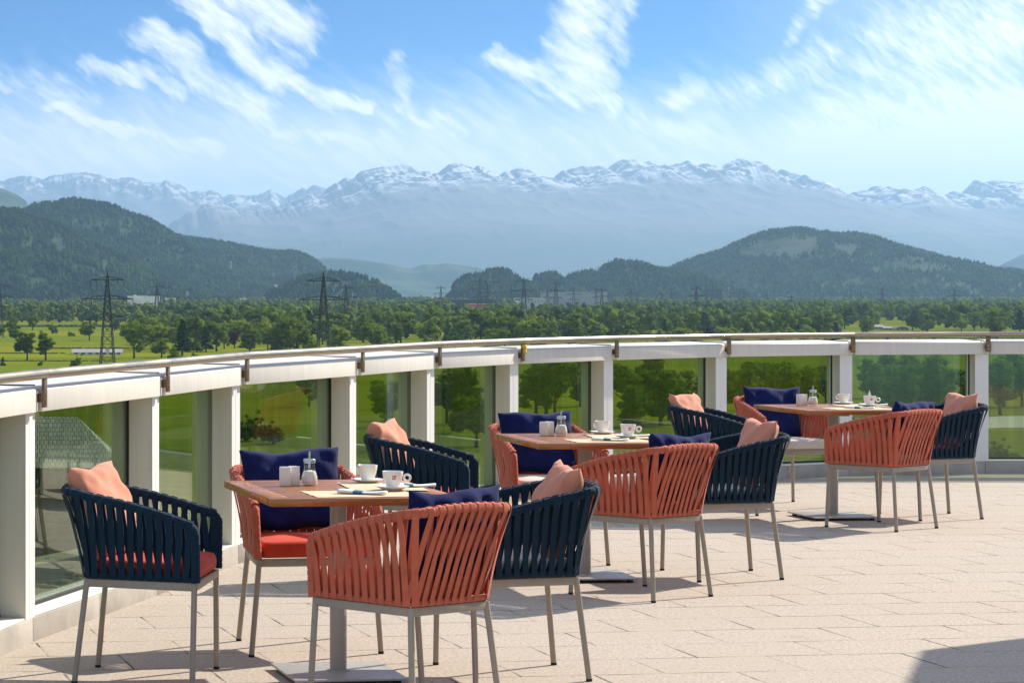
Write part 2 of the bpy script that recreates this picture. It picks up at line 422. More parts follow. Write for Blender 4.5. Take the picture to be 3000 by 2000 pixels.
# unseen wall placed off to the right to cast the lower right corner's shadow
SUN_AZ = (0.835, 0.55); SUN_EL = R(35.5)
m = MB(); hx, hy = SUN_AZ; t = 3.2 / math.tan(SUN_EL); px_, py_ = 3.70 + hx * t, 10.62 + hy * t
dv = Vector((-.386, -.92, 0)).normalized(); nv = Vector((-dv.y, dv.x, 0))
q0 = Vector((px_, py_, 0)); q1 = q0 + dv * 11; q2 = q1 + nv * .35; q3 = q0 + nv * .35
m.prism([(q0.x, q0.y), (q1.x, q1.y), (q2.x, q2.y), (q3.x, q3.y)], -.02, 3.2)
tag(m.build('wall', M['white_paint']), 'plain pale unseen wall added right of the terrace to shade its near corner', 'wall', kind='structure')

# ================================================================ CHAIR
def rounded_path(P, rad, nside, narc):
    """P: 4 plan points of a U; returns plan points with fixed counts so two paths match"""
    P = [Vector(p) for p in P]; out = []
    d0 = (P[0] - P[1]).normalized(); d1 = (P[2] - P[1]).normalized()
    a = P[1] + d0 * rad; b = P[1] + d1 * rad
    c = P[2] - d1 * rad; d2 = (P[3] - P[2]).normalized(); e = P[2] + d2 * rad
    for i in range(nside): out.append(P[0].lerp(a, i / nside))
    for i in range(narc): t = i / narc; out.append(a * (1 - t) ** 2 + P[1] * 2 * t * (1 - t) + b * t * t)
    for i in range(nside): out.append(b.lerp(c, i / nside))
    for i in range(narc): t = i / narc; out.append(c * (1 - t) ** 2 + P[2] * 2 * t * (1 - t) + e * t * t)
    for i in range(nside + 1): out.append(e.lerp(P[3], i / nside))
    return out
def lerp_path(path, u):
    u = max(0, min(1, u)) * (len(path) - 1); i = min(int(u), len(path) - 2); return path[i].lerp(path[i + 1], u - i)
NS, NA = 20, 8
LOWP = [Vector((p.x, p.y, .424)) for p in rounded_path([(-.258, .250), (-.196, -.206), (.196, -.206), (.258, .250)], .05, NS, NA)]
UPP = []
for p in rounded_path([(-.268, .250), (-.246, -.284), (.246, -.284), (.268, .250)], .095, NS, NA):
    t = max(0, min(1, (.25 - p.y) / .47)); z = .627 + .115 * t + .010 * math.sin(t * PI)
    if p.y < -.19: z = .742 + .014 * max(0, 1 - (p.x / .26) ** 2) + .006 * min(1, (-.19 - p.y) / .08)
    UPP.append(Vector((p.x, p.y, z)))
def make_chair(name, strap):
    root = empty(name)
    # legs
    for sx in (-1, 1):
        for top, bot in (((.250, .243), (.283, .2400)), ((.186, -.196), (.217, -.2400))):
            a = Vector((sx * top[0], top[1], .408)); b = Vector((sx * bot[0], bot[1], .007))
            m = MB(); m.tube([a, a.lerp(b, .5), b], .0118, 14); lg = m.build('leg', M['frame'], root, autos=True)
            m = MB(); m.tube([b + Vector((0, 0, .004)), b - Vector((0, 0, .007))], .0124, 14); m.build('foot_cap', M['rubber'], lg, autos=True)
    m = MB(); cs = [(-.250, .243), (-.186, -.196), (.186, -.196), (.250, .243)]
    for i in range(4):
        a = Vector((*cs[i], .3945)); b = Vector((*cs[(i + 1) % 4], .3945)); d = (b - a).normalized() * .006; m.bar(a + d, b - d, .021, .033)
    m.box(-.185, .185, -.006, .015, .389, .405)
    m.build('seat_frame', M['frame'], root, bevel=.004)
    # upper rail with wrapped front posts
    path = []
    for p, q in ((LOWP[0], UPP[0]),):
        for t in (0, .1, .2, .3, .4, .5, .6, .7, .8): path.append(Vector((p.x, p.y, .412)).lerp(Vector((q.x, q.y, q.z - .03)), t / .8))
    corner = UPP[0].copy(); inn = lerp_path(UPP, .035)
    a = Vector((UPP[0].x, UPP[0].y, UPP[0].z - .03))
    for t in (.2, .4, .6, .8): path.append(a * (1 - t) ** 2 + corner * 2 * t * (1 - t) + inn * t * t)
    mid = [lerp_path(UPP, .035 + .93 * k / 80) for k in range(81)]
    path2 = path + mid + [Vector((-p.x, p.y, p.z)) for p in reversed(path)]
    # resample finely by arc length with saw-tooth radius for the wrap turns
    cum = [0]
    for i in range(1, len(path2)): cum.append(cum[-1] + (path2[i] - path2[i - 1]).length)
    T = cum[-1]; pts = []; rs = []; step = .0042; k = 0; j = 0
    while k * step < T:
        s = k * step
        while j < len(cum) - 2 and cum[j + 1] < s: j += 1
        pts.append(path2[j].lerp(path2[j + 1], (s - cum[j]) / max(1e-9, cum[j + 1] - cum[j])))
        ph = (s / .0252) % 1.0; rs.append(.0168 + .0013 * math.sin(ph * PI) ** .5 - (.0009 if ph < .12 else 0)); k += 1
    m = MB(); m.tube(pts, rs, 12); m.build('back_rail', strap, root, smooth=True)
    m = MB(); m.tube(LOWP, .0115, 8); m.build('base_rail', strap, root, smooth=True)
    # webbing: outer and inner layers crossing
    us = []
    segs = [(0.0, NS, 11), (NS, NS + NA, 3), (NS + NA, 2 * NS + NA, 8), (2 * NS + NA, 2 * NS + 2 * NA, 3), (2 * NS + 2 * NA, 3 * NS + 2 * NA, 11)]
    tot = 3 * NS + 2 * NA
    for s0, s1, c in segs:
        for i in range(c): us.append((s0 + (s1 - s0) * (i + .5) / c) / tot)
    def at(path, idx):
        idx = max(0, min(len(us) - 1, idx)); i = min(int(idx), len(us) - 2); u = us[i] + (us[i + 1] - us[i]) * (idx - i)
        p = lerp_path(path, u); t = (lerp_path(path, min(1, u + .01)) - lerp_path(path, max(0, u - .01))).normalized(); return p, t
    m = MB(); nst = len(us)
    for layer in (1, -1):
        for i in range(nst):
            back = 13 <= i <= nst - 14
            sh = (.5 if layer > 0 else -.5) if not back else (.95 if layer > 0 else -.35)
            if i < 13 and layer > 0: sh = .5
            it = i
            if back: sh = -1.4 if layer > 0 else .1; it = i if layer > 0 else i + .5
            j = it + sh * (1 if i < nst / 2 or back else -1)
            p, t = at(UPP, it); q, t2 = at(LOWP, j)
            o1 = Vector((t.y, -t.x, 0)).normalized(); o2 = Vector((t2.y, -t2.x, 0)).normalized()
            mid_c = Vector((0, -.02, 0))
            if o1.dot(Vector((p.x, p.y, 0)) - mid_c) < 0: o1.negate()
            if o2.dot(Vector((q.x, q.y, 0)) - mid_c) < 0: o2.negate()
            o1 *= layer; o2 *= layer; Z = Vector((0, 0, 1)); r1, r2 = .0190, .0140
            jit = random.uniform(-.0035, .0035)
            pl = [p + Z * r1 - o1 * .004, p + Z * r1 * .75 + o1 * r1 * .72, p + o1 * r1 + Z * .002]
            A = p + o1 * r1 * .9 - Z * .016; B = q + o2 * r2 + Z * .010
            for k in range(7):
                tt = k / 6; c = A.lerp(B, tt); bow = math.sin(tt * PI)
                # the two layers lie almost against each other half way down
                c -= (o1 * (1 - tt) + o2 * tt) * bow * (.0085 if layer > 0 else .0095); pl.append(c + (o1 * jit * bow))
            pl += [q + o2 * r2 * .95 - Z * .002, q + o2 * r2 * .5 - Z * r2 * .72]
            W = [t, t, t] + [t.lerp(t2, k / 6).normalized() for k in range(7)] + [t2, t2]
            N = [Z, (Z + o1).normalized(), o1] + [o1.lerp(o2, k / 6).normalized() for k in range(7)] + [o2, (o2 - Z).normalized()]
            m.ribbon(pl, W, N, (.0215 if back else .0250) * random.uniform(.93, 1.06), .0026)
    m.build('webbing', strap, root, autos=True)
    return root
def make_pad(parent, mat):
    m = MB(); poly = []
    def rc(cx, cy, r, a0, a1):
        for k in range(5): a = a0 + (a1 - a0) * k / 4; poly.append((cx + r * math.cos(a), cy + r * math.sin(a)))
    rc(.208, .222, .028, 0, PI / 2); rc(-.208, .222, .028, PI / 2, PI); rc(-.150, -.150, .028, PI, 1.5 * PI); rc(.150, -.150, .028, 1.5 * PI, 2 * PI)
    lay = [(.0, .415, .965), (0, .422, 1), (0, .445, 1.012), (0, .468, 1.0), (0, .479, .965), (0, .485, .88), (0, .489, .6), (0, .491, .3)]
    vs = []; fs = []; n = len(poly)
    for _, z, s in lay:
        for x, y in poly: vs.append((x * s, .03 + (y - .03) * s, z + (.002 * math.sin(x * 31 + y * 17) if z > .48 else 0)))
    for l in range(len(lay) - 1):
        for k in range(n): fs.append((l * n + k, l * n + (k + 1) % n, (l + 1) * n + (k + 1) % n, (l + 1) * n + k))
    fs.append(tuple(range(n - 1, -1, -1))); fs.append(tuple((len(lay) - 1) * n + k for k in range(n)))
    m.add(vs, fs); o = m.build('seat_pad', mat, parent, smooth=True)
    o.data.set_sharp_from_angle(angle=R(60)); return o
def make_pillow(name, W, H, T, mat, seed):
    rr = random.Random(seed); n = 22; vs = []; fs = []; off = [rr.uniform(0, 6) for _ in range(6)]
    for side in (1, -1):
        for a in range(n + 1):
            for b in range(n + 1):
                u = a / n * 2 - 1; v = b / n * 2 - 1
                x = u * W / 2 * (1 - .062 * (1 - v * v)); z = v * H / 2 * (1 - .072 * (1 - u * u))
                th = T / 2 * max(0, (1 - u * u)) ** .42 * max(0, (1 - v * v)) ** .42
                wr = .011 * math.sin(u * 6 + off[0]) * math.sin(v * 4 + off[1]) + .009 * math.sin(u * 13 + v * 5 + off[2]) * (v * v) + .006 * math.sin(u * 9 - v * 11 + off[5]) * abs(u)
                th = max(0, th + wr * min(1, th / .03)) + .0025
                vs.append((x, side * th + .012 * math.sin(u * 2.2 + off[3]) * v, z + .006 * math.sin(u * 5 + off[4])))
    N = (n + 1) ** 2
    for s in (0, 1):
        for a in range(n):
            for b in range(n):
                q = [s * N + a * (n + 1) + b, s * N + (a + 1) * (n + 1) + b, s * N + (a + 1) * (n + 1) + b + 1, s * N + a * (n + 1) + b + 1]; fs.append(q if s == 0 else q[::-1])
    ring = [(0, b) for b in range(n + 1)] + [(a, n) for a in range(1, n + 1)] + [(n, b) for b in range(n - 1, -1, -1)] + [(a, 0) for a in range(n - 1, 0, -1)]
    for i in range(len(ring)):
        a = ring[i]; b = ring[(i + 1) % len(ring)]; ia = a[0] * (n + 1) + a[1]; ib = b[0] * (n + 1) + b[1]; fs.append((ia, ib, N + ib, N + ia))
    m = MB(); m.add(vs, fs); return m.build(name, mat, smooth=True)

protos = {'coral': make_chair('woven_armchair', M['coral']), 'teal': make_chair('woven_armchair', M['teal'])}
for p in protos.values(): make_pad(p, M['red_pad'])
pil = {'coral': [make_pillow('throw_pillow', .445, .365, .125, M['navy'], s) for s in (3, 8, 15)], 'teal': [make_pillow('throw_pillow', .42, .385, .14, M['peach'], s) for s in (5, 21, 34)]}
CH = [  # colour, x, y, facing, pad, description, pillow description, pillow turn
 ('teal', .3513, 9.886, -103.2, 'red_pad', 'dark blue woven armchair with red pad, left of the nearest table', 'peach pillow in the blue armchair at the left edge', -14),
 ('coral', 1.055, 10.72, 190, 'red_pad', 'coral woven armchair behind the nearest table, facing the camera', 'navy pillow behind the nearest table', 0),
 ('coral', 1.2996, 9.1038, 35.0, 'red_pad', 'nearest coral woven armchair with its back to the camera', 'navy pillow showing above the nearest coral chair back', 0),
 ('teal', 1.8333, 9.9681, 97.1, 'cream_pad', 'dark blue woven armchair with pale pad, right of the nearest table', 'peach pillow in the blue armchair right of the nearest table', -5),
 ('teal', 1.965, 13.29, -104.5, 'red_pad', 'dark blue woven armchair with red pad, left of the middle table', 'peach pillow in the blue armchair left of the middle table', -13),
 ('coral', 2.78, 14.12, 188, 'cream_pad', 'coral woven armchair with cream pad behind the middle table', 'navy pillow behind the middle table', 0),
 ('coral', 2.979, 12.5738, 36.2, 'red_pad', 'coral woven armchair with red pad in front of the middle table, back to the camera', 'navy pillow in the coral chair in front of the middle table', 0),
 ('teal', 3.6045, 13.4214, 95.9, 'cream_pad', 'dark blue woven armchair with pale pad, right of the middle table', 'peach pillow in the blue armchair right of the middle table', -5),
 ('teal', 4.469, 16.83, -112.0, 'red_pad', 'dark blue woven armchair left of the farthest table', 'peach pillow in the blue armchair left of the farthest table', -12),
 ('coral', 5.22, 17.86, 192, 'cream_pad', 'coral woven armchair with cream pad behind the farthest table', 'navy pillow behind the farthest table', 0),
 ('coral', 5.396, 16.178, 36.5, 'cream_pad', 'coral woven armchair in front of the farthest table, back to the camera', 'navy pillow in the coral chair in front of the farthest table', 0),
 ('teal', 5.9738, 16.929, 99.0, 'red_pad', 'dark blue woven armchair right of the farthest table', 'peach pillow in the rightmost blue armchair', -6)]
used = {}; npil = {'coral': 0, 'teal': 0}
for col, x, y, ang, pad, lab, plab, turn in CH:
    if col in used: o = copy_tree(protos[col])
    else: o = protos[col]; used[col] = 1
    o.location = (x, y, 0); o.rotation_euler = (0, 0, R(ang))
    tag(o, lab, 'armchair', 'woven armchairs round the terrace tables')
    for c in kids(o):
        if c.name.startswith('seat_pad'):
            c.material_slots[0].link = 'OBJECT'; c.material_slots[0].material = M[pad]
    k = npil[col]; npil[col] += 1
    p = pil[col][k] if k < 3 else pil[col][k % 3].copy()
    if k >= 3: C.objects.link(p)
    Mw = Matrix.Translation((x, y, 0)) @ Matrix.Rotation(R(ang), 4, 'Z')
    tilt = Matrix.Rotation(R(13 if col == 'coral' else 19), 4, 'X')
    lx = .06 if 'back to' in lab else (0.0 if col == 'coral' else .005 * math.sin(k * 2.3))
    p.matrix_world = Mw @ Matrix.Translation((lx, -.140 if col == 'coral' else -.168, (.648 if lx > .05 else .668) if col == 'coral' else .660)) @ Matrix.Rotation(R(turn), 4, 'Z') @ tilt @ Matrix.Rotation(R(2.5 * math.sin(k * 4.1 + 1)), 4, 'Y')
    tag(p, plab, 'pillow', 'throw pillows on the armchairs')

# ================================================================ TABLES
def make_table():
    t = empty('cafe_table'); W, D, th = .372, .466, .029
    m = MB(); g = .0006; fr = .085; z0, z1 = .75 - th, .75
    m.cur = 0
    m.box(-W, W, -D, -D + fr - g, z0, z1); m.box(-W, W, D - fr + g, D, z0, z1)
    n = 7; y0 = -D + fr; y1 = D - fr
    for i in range(n):
        a = y0 + (y1 - y0) * i / n; b = y0 + (y1 - y0) * (i + 1) / n; m.box(-W + fr + g, W - fr - g, a + g * 1.5, b - g * 1.5, z0, z1)
    m.cur = 1
    m.box(-W, -W + fr - g, y0 + g, y1 - g, z0, z1); m.box(W - fr + g, W, y0 + g, y1 - g, z0, z1)
    m.build('tabletop', [M['wood_x'], M['wood_y']], t, bevel=.0012, bseg=1)
    m = MB(); m.tube([(0, 0, .026), (0, 0, .70)], .0335, 32); m.build('column', M['column'], t, autos=True)
    m = MB(); m.box(-.20, .20, -.028, .028, .700, .7205); m.box(-.028, .028, -.20, -.0285, .700, .7205); m.box(-.028, .028, .0285, .20, .700, .7205); m.build('top_bracket', M['column'], t)
    b = MB(); b.box(-.226, .226, -.229, .229, .0165, .0255); bp = b.build('base_plate', M['grey_metal'], t, bevel=.0015)
    b = MB(); b.lathe([(.044, .0257), (.044, .029), (.036, .031)], 28); b.build('collar', M['grey_metal'], t)
    for sx in (-1, 1):
        for sy in (-1, 1):
            f = MB(); f.lathe([(.016, 0), (.018, .003), (.014, .0164)], 14, (sx * .19, sy * .19, 0)); f.build('foot', M['rubber'], bp, smooth=False)
    return t
TB = [(1.1217, 9.8971, .1248, 'nearest wooden cafe table with square steel base', 'nearest'), (2.8269, 13.2965, .069, 'middle wooden cafe table of the row along the parapet', 'middle'), (5.2721, 16.8546, .1134, 'farthest wooden cafe table of the row along the parapet', 'farthest')]
tp = make_table()
for i, (x, y, a, lab, w) in enumerate(TB):
    o = tp if i == 0 else copy_tree(tp)
    o.location = (x, y, 0); o.rotation_euler = (0, 0, a); tag(o, lab, 'table', 'wooden cafe tables')
# ---- tableware prototypes (origin at their base)
def make_cup():
    c = empty('coffee_cup'); m = MB()
    prof = [(.0, .003), (.020, .003), (.0215, .0), (.0235, .0005), (.024, .004), (.0262, .009), (.0315, .022), (.0365, .038), (.0398, .054), (.0412, .066), (.0408, .0675), (.0398, .0665), (.0383, .054), (.035, .038), (.030, .022), (.022, .008), (.0, .0065)]
    m.lathe(prof, 40); m.build('bowl', M['china'], c, autos=True)
    m = MB(); ring = []
    for k in range(28):
        a = 2 * PI * k / 28; ring.append((.0395 + .0165 + .0125 * math.cos(a), 0, .042 + .0125 * math.sin(a)))
    m.tube(ring, .0048, 10, closed=True); m.build('handle', M['china'], c, smooth=True)
    return c
def curved_patch(r, z0, z1, a0, a1, n=8):
    m = MB(); vs = []; fs = []
    for k in range(n + 1):
        a = a0 + (a1 - a0) * k / n
        for z in (z0, z1):
            rr = cup_r(z) + r; vs.append((rr * math.cos(a), rr * math.sin(a), z))
    for k in range(n): fs.append((2 * k, 2 * k + 2, 2 * k + 3, 2 * k + 1))
    m.add(vs, fs); return m
def cup_r(z): return np.interp(z, [.022, .038, .054, .066], [.0315, .0365, .0398, .0412])
def text_mesh(name, s, size, mat, parent, wrap):
    cu = bpy.data.curves.new('t', 'FONT'); cu.body = s; cu.size = size; cu.align_x = 'CENTER'; cu.align_y = 'CENTER'; cu.extrude = 0
    o = bpy.data.objects.new('t', cu); C.objects.link(o); bpy.context.view_layer.update()
    me = bpy.data.meshes.new_from_object(o.evaluated_get(bpy.context.evaluated_depsgraph_get())); bpy.data.objects.remove(o); bpy.data.curves.remove(cu)
    for v in me.vertices: v.co = wrap(v.co)
    me.materials.clear(); me.materials.append(mat); me.name = name
    ob = bpy.data.objects.new(name, me); C.objects.link(ob); ob.parent = parent; return ob
cup_a = make_cup()
PH = -PI / 2 + .12
lg = curved_patch(.0004, .0365, .0525, PH - .205, PH + .205).build('logo', M['logo'], cup_a, smooth=True)
text_mesh('lettering', 'illy', .0135, M['china'], lg, lambda c: Vector(((cup_r(.0445 + c.y) + .0008) * math.cos(PH + c.x * 1.25 / .0385), (cup_r(.0445 + c.y) + .0008) * math.sin(PH + c.x * 1.25 / .0385), .0445 + c.y * 1.15)))
cup_b = make_cup()
m = MB(); m.lathe([(.0, .004), (.030, .004), (.032, .0), (.0345, .0), (.036, .003), (.050, .008), (.063, .0135), (.0672, .0165), (.0665, .0178), (.062, .0163), (.046, .0105), (.030, .0072), (0, .0066)], 44)
saucer = m.build('saucer', M['china'], autos=True)
# glass sugar shaker
shk = empty('sugar_dispenser')
m = MB(); m.lathe([(.0, .0), (.030, .0), (.0325, .004), (.0345, .016), (.0330, .034), (.0275, .052), (.0232, .066), (.0228, .080), (.0228, .096), (.0215, .096), (.0215, .080), (.022, .066), (.026, .052), (.0315, .034), (.0328, .016), (.030, .007), (0, .006)], 36); m.build('jar', M['jar'], shk, autos=True)
m = MB(); m.lathe([(0, .0075), (.0285, .0078), (.0318, .016), (.0306, .034), (.0255, .051), (.023, .057), (.010, .061), (0, .060)], 30); m.build('sugar', M['sugar'], shk, autos=True)
m = MB(); m.lathe([(.0238, .0905), (.0245, .091), (.0245, .1045), (.0225, .107), (.008, .1085), (0, .1087)], 32); ld = m.build('lid', M['chrome'], shk, autos=True)
m = MB(); m.tube([(0, 0, .070), (0, 0, .120), (.001, 0, .137)], .0044, 12); m.build('spout', M['chrome'], ld, autos=True)
def make_shaker(flip):
    m = MB(); poly = []
    n = 10
    for k in range(n + 1):
        y = -.0165 + .033 * k / n; poly.append((.017 + .0045 * math.sin(2 * PI * k / n) * flip, y))
    for k in range(n + 1):
        y = .0165 - .033 * k / n; poly.append((-.017 + .0045 * math.sin(2 * PI * (n - k) / n) * flip, y))
    m.prism(poly, 0, .078); s = m.build('spice_shaker', M['china'], bevel=.0022)
    h = MB()
    for a in ((-.004, 0), (.004, .003), (.0, -.005)): h.lathe([(.0011, .0781), (.0011, .0785)], 8, (a[0], a[1], 0))
    h.build('pour_hole', M['black'], s); return s
shA = make_shaker(1)
def make_mat(w, d):
    m = MB(); n = 10; vs = []; fs = []
    for a in range(n + 1):
        for b in range(n + 1):
            u = a / n - .5; v = b / n - .5; vs.append((u * w, v * d, .0008 + .0018 * (abs(u) * 2) ** 5 * abs(math.sin(v * 9 + 1)) + .0012 * (abs(v) * 2) ** 5 * abs(math.sin(u * 7))))
    for a in range(n):
        for b in range(n): fs.append((a * (n + 1) + b, (a + 1) * (n + 1) + b, (a + 1) * (n + 1) + b + 1, a * (n + 1) + b + 1))
    m.add(vs, fs); return m.build('placemat', M['paper'], smooth=True)
mat = make_mat(.41, .30)
nap = empty('napkin_roll'); m = MB(); vs = []; fs = []; ns, nr = 18, 12
for a in range(ns + 1):
    t = a / ns; x = (t - .5) * .19; w = (.030 + .003 * math.sin(t * 9)) * (1 if t < .8 else 1 - (t - .8) * 2.2); h = .0062 + .0018 * math.sin(t * 6 + 1)
    for k in range(nr): an = 2 * PI * k / nr; vs.append((x, w * math.cos(an), h + h * math.copysign(abs(math.sin(an)) ** .7, math.sin(an))))
for a in range(ns):
    for k in range(nr): fs.append((a * nr + k, a * nr + (k + 1) % nr, (a + 1) * nr + (k + 1) % nr, (a + 1) * nr + k))
fs += [tuple(range(nr - 1, -1, -1)), tuple(ns * nr + k for k in range(nr))]
m.add(vs, fs); m.build('cloth', M['napkin'], nap, smooth=True)
m = MB(); vs = []; fs = []
for a in range(5):
    t = .34 + .19 * a / 4; x = (t - .5) * .19; w = .0315 + .003 * math.sin(t * 9); h = .0062 + .0018 * math.sin(t * 6 + 1)
    for k in range(16): an = 2 * PI * k / 16; vs.append((x, w * math.cos(an), h + (h + .0012) * math.copysign(abs(math.sin(an)) ** .7, math.sin(an))))
for a in range(4):
    for k in range(16): fs.append((a * 16 + k, a * 16 + (k + 1) % 16, (a + 1) * 16 + (k + 1) % 16, (a + 1) * 16 + k))
m.add(vs, fs); m.build('paper_band', M['band'], nap, smooth=True)
m = MB()
for k in range(4): m.bar((-.082, -.0075 + .005 * k, .012), (-.118, -.0085 + .0057 * k, .014), .0018, .0014)
m.bar((-.06, 0, .011), (-.083, 0, .012), .020, .0014); m.build('fork', M['chrome'], nap)
# placed on each table: local offsets measured on the nearest table
first = {}
def put(key, proto, ti, x, y, z, rz, label, cat, group):
    X, Y, a = TB[ti][0], TB[ti][1], TB[ti][2]
    o = proto if key not in first else copy_tree(proto); first[key] = 1
    o.matrix_world = Matrix.Translation((X + x, Y + y, .75 + z)) @ Matrix.Rotation(rz, 4, 'Z')
    tag(o, label, cat, group); return o
OFF = [(0, 0), (.02, .065), (.045, .11)]
for ti in range(3):
    dx, dy = OFF[ti]; a = TB[ti][2]; w = TB[ti][4]; rot = a + (.0, .07, -.05)[ti]
    put('mat', mat, ti, .055 + dx, -.27 + dy * .4, .0003, a, f'kraft paper placemat along the near edge of the {w} table', 'placemat', 'kraft paper placemats')
    put('mat', mat, ti, .185 + dx, .06 + dy, .0006 + .0016, a + 1.50, f'kraft paper placemat on the right half of the {w} table', 'placemat', 'kraft paper placemats')
    put('sh', shA, ti, -.200 + dx, .128 + dy, .0003, rot + .18, f'white ceramic spice shaker on the {w} table, left one of its pair', 'shaker', 'white spice shakers')
    put('sh', shA, ti, -.161 + dx, .165 + dy, .0003, rot + .22, f'white ceramic spice shaker on the {w} table, next to the sugar', 'shaker', 'white spice shakers')
    put('shk', shk, ti, -.098 + dx, .165 + dy, .0003, 0, f'glass sugar dispenser with steel spout on the {w} table', 'sugar dispenser', 'glass sugar dispensers')
    for k, (cx, cy, pr, wd) in enumerate(((.200, -.115, cup_a, 'with red square logo'), (.150, .283, cup_b, 'without logo showing'))):
        zz = .003 if k == 0 else .0004
        put('sau', saucer, ti, cx + dx, cy + dy, zz, 0, f'white saucer under the cup {wd} on the {w} table', 'saucer', 'white saucers')
        put('cup%d' % k, pr, ti, cx + dx + .002, cy + dy, zz + .0074, -.12 if k == 0 else 2.1, f'white coffee cup {wd} on the {w} table', 'cup', 'white coffee cups')
    put('nap', nap, ti, .062 + dx, -.285 + dy * .5, .0035, rot - .55, f'rolled napkin with blue band and fork at the front of the {w} table', 'napkin', 'rolled napkins with blue bands')
    put('nap', nap, ti, .300 + dx * .5, .045 + dy, .0045, rot - .25, f'rolled napkin with blue band behind the handle of the {w} table cup', 'napkin', 'rolled napkins with blue bands')
# folded card standing on the farthest table
X, Y = TB[2][0], TB[2][1]; m = MB(); m.add([(-.035, 0, 0), (.035, .01, 0), (0, .004, .105), (0, .045, 0.0)], [(0, 1, 2), (1, 3, 2), (3, 0, 2)])
o = m.build('folded_napkin', M['napkin']); o.location = (X + .315, Y + .20, .7545)
tag(o, 'white folded napkin standing behind the cup on the farthest table', 'napkin')
# ================================================================ LANDSCAPE
class Noise2:
    def __init__(s, seed):
        r = np.random.default_rng(seed); s.g = r.random((256, 256))
    def __call__(s, x, y):
        xi = np.floor(x).astype(int); yi = np.floor(y).astype(int); fx = x - xi; fy = y - yi
        fx = fx * fx * (3 - 2 * fx); fy = fy * fy * (3 - 2 * fy); g = s.g
        a = g[xi % 256, yi % 256]; b = g[(xi + 1) % 256, yi % 256]; c = g[xi % 256, (yi + 1) % 256]; d = g[(xi + 1) % 256, (yi + 1) % 256]
        return (a * (1 - fx) + b * fx) * (1 - fy) + (c * (1 - fx) + d * fx) * fy
    def fbm(s, x, y, o=5, gain=.5):
        v = 0; a = 1; t = 0
        for i in range(o): v = v + a * s(x * 2 ** i + i * 17.3, y * 2 ** i + i * 9.1); t += a; a *= gain
        return v / t
    def ridged(s, x, y, o=5, gain=.55):
        v = 0; a = 1; t = 0; w = 1
        for i in range(o):
            n = 1 - np.abs(2 * s(x * 2 ** i + i * 31.7, y * 2 ** i + i * 5.3) - 1); n = n * n * w; w = np.clip(n * 1.6, 0, 1); v = v + a * n; t += a; a *= gain
        return v / t
NZ = Noise2(5)
def sm(x, a, b): t = np.clip((x - a) / (b - a), 0, 1); return t * t * (3 - 2 * t)

def m_foliage(name, c1, c2, c3, scale=.06, trans=.25, random_obj=True):
    t = NT(name); p = t.geo()
    big = t.noise(p, scale, 2); fine = t.noise(p, 1.1, 3)
    r = t.n('ShaderNodeObjectInfo').outputs['Random'] if random_obj else big
    leaf = t.n('ShaderNodeNewGeometry').outputs['Random Per Island']
    c = t.mix(t.mr(r, 0, 1, smooth=False) if random_obj else t.mr(big, .36, .64), c1, c2)
    c = t.mix(t.math('MULTIPLY', t.mr(fine, .35, .7), .5), c, c3); c = t.mix(t.math('MULTIPLY', leaf, .35 if scale > .02 else .12), c, c3)
    if not random_obj and scale > .02:
        sp = t.noise(p, .05, 2, .5); c = t.mix(t.mr(sp, .56, .64, 0, .75), c, (.085, .115, .045)); c = t.mix(t.mr(sp, .40, .34, 0, .8), c, (.016, .036, .014))
    d = t.n('ShaderNodeBsdfDiffuse', {'Color': c}); tr = t.n('ShaderNodeBsdfTranslucent', {'Color': t.mix(.8, c, tuple(min(.5, x * 1.45) for x in c3))})
    mx = t.n('ShaderNodeMixShader', {0: trans}); t.t.links.new(d.outputs[0], mx.inputs[1]); t.t.links.new(tr.outputs[0], mx.inputs[2])
    return t.out(mx)
M['leaf'] = m_foliage('broadleaf foliage', (.014, .038, .009), (.135, .195, .016), (.18, .24, .026), trans=.32)
M['leaf_bright'] = m_foliage('bright foliage', (.14, .21, .016), (.20, .26, .024), (.24, .30, .035), trans=.45)
M['leaf_grey'] = m_foliage('willow foliage', (.075, .105, .040), (.105, .135, .055), (.14, .17, .075), trans=.35)
M['leaf_dark'] = m_foliage('conifer foliage', (.014, .035, .012), (.022, .048, .016), (.035, .065, .02), trans=.1)
M['leaf_red'] = m_foliage('copper foliage', (.045, .022, .016), (.06, .03, .02), (.08, .045, .025), trans=.15)
M['wood_mass'] = m_foliage('woodland foliage', (.010, .030, .010), (.165, .22, .018), (.19, .24, .026), trans=.28, scale=.04, random_obj=False)
M['hill_trees'] = m_foliage('hill forest foliage', (.007, .028, .020), (.050, .095, .024), (.055, .10, .026), scale=.012, trans=.1, random_obj=False)
M['bark'] = m_plain('bark', (.055, .040, .028), .9, .2, 2)
M['pylon'] = m_plain('dark green pylon steel', (.018, .026, .022), .6, .1, 1)
M['cable'] = m_plain('aluminium cable', (.30, .30, .29), .5, .05, 1)

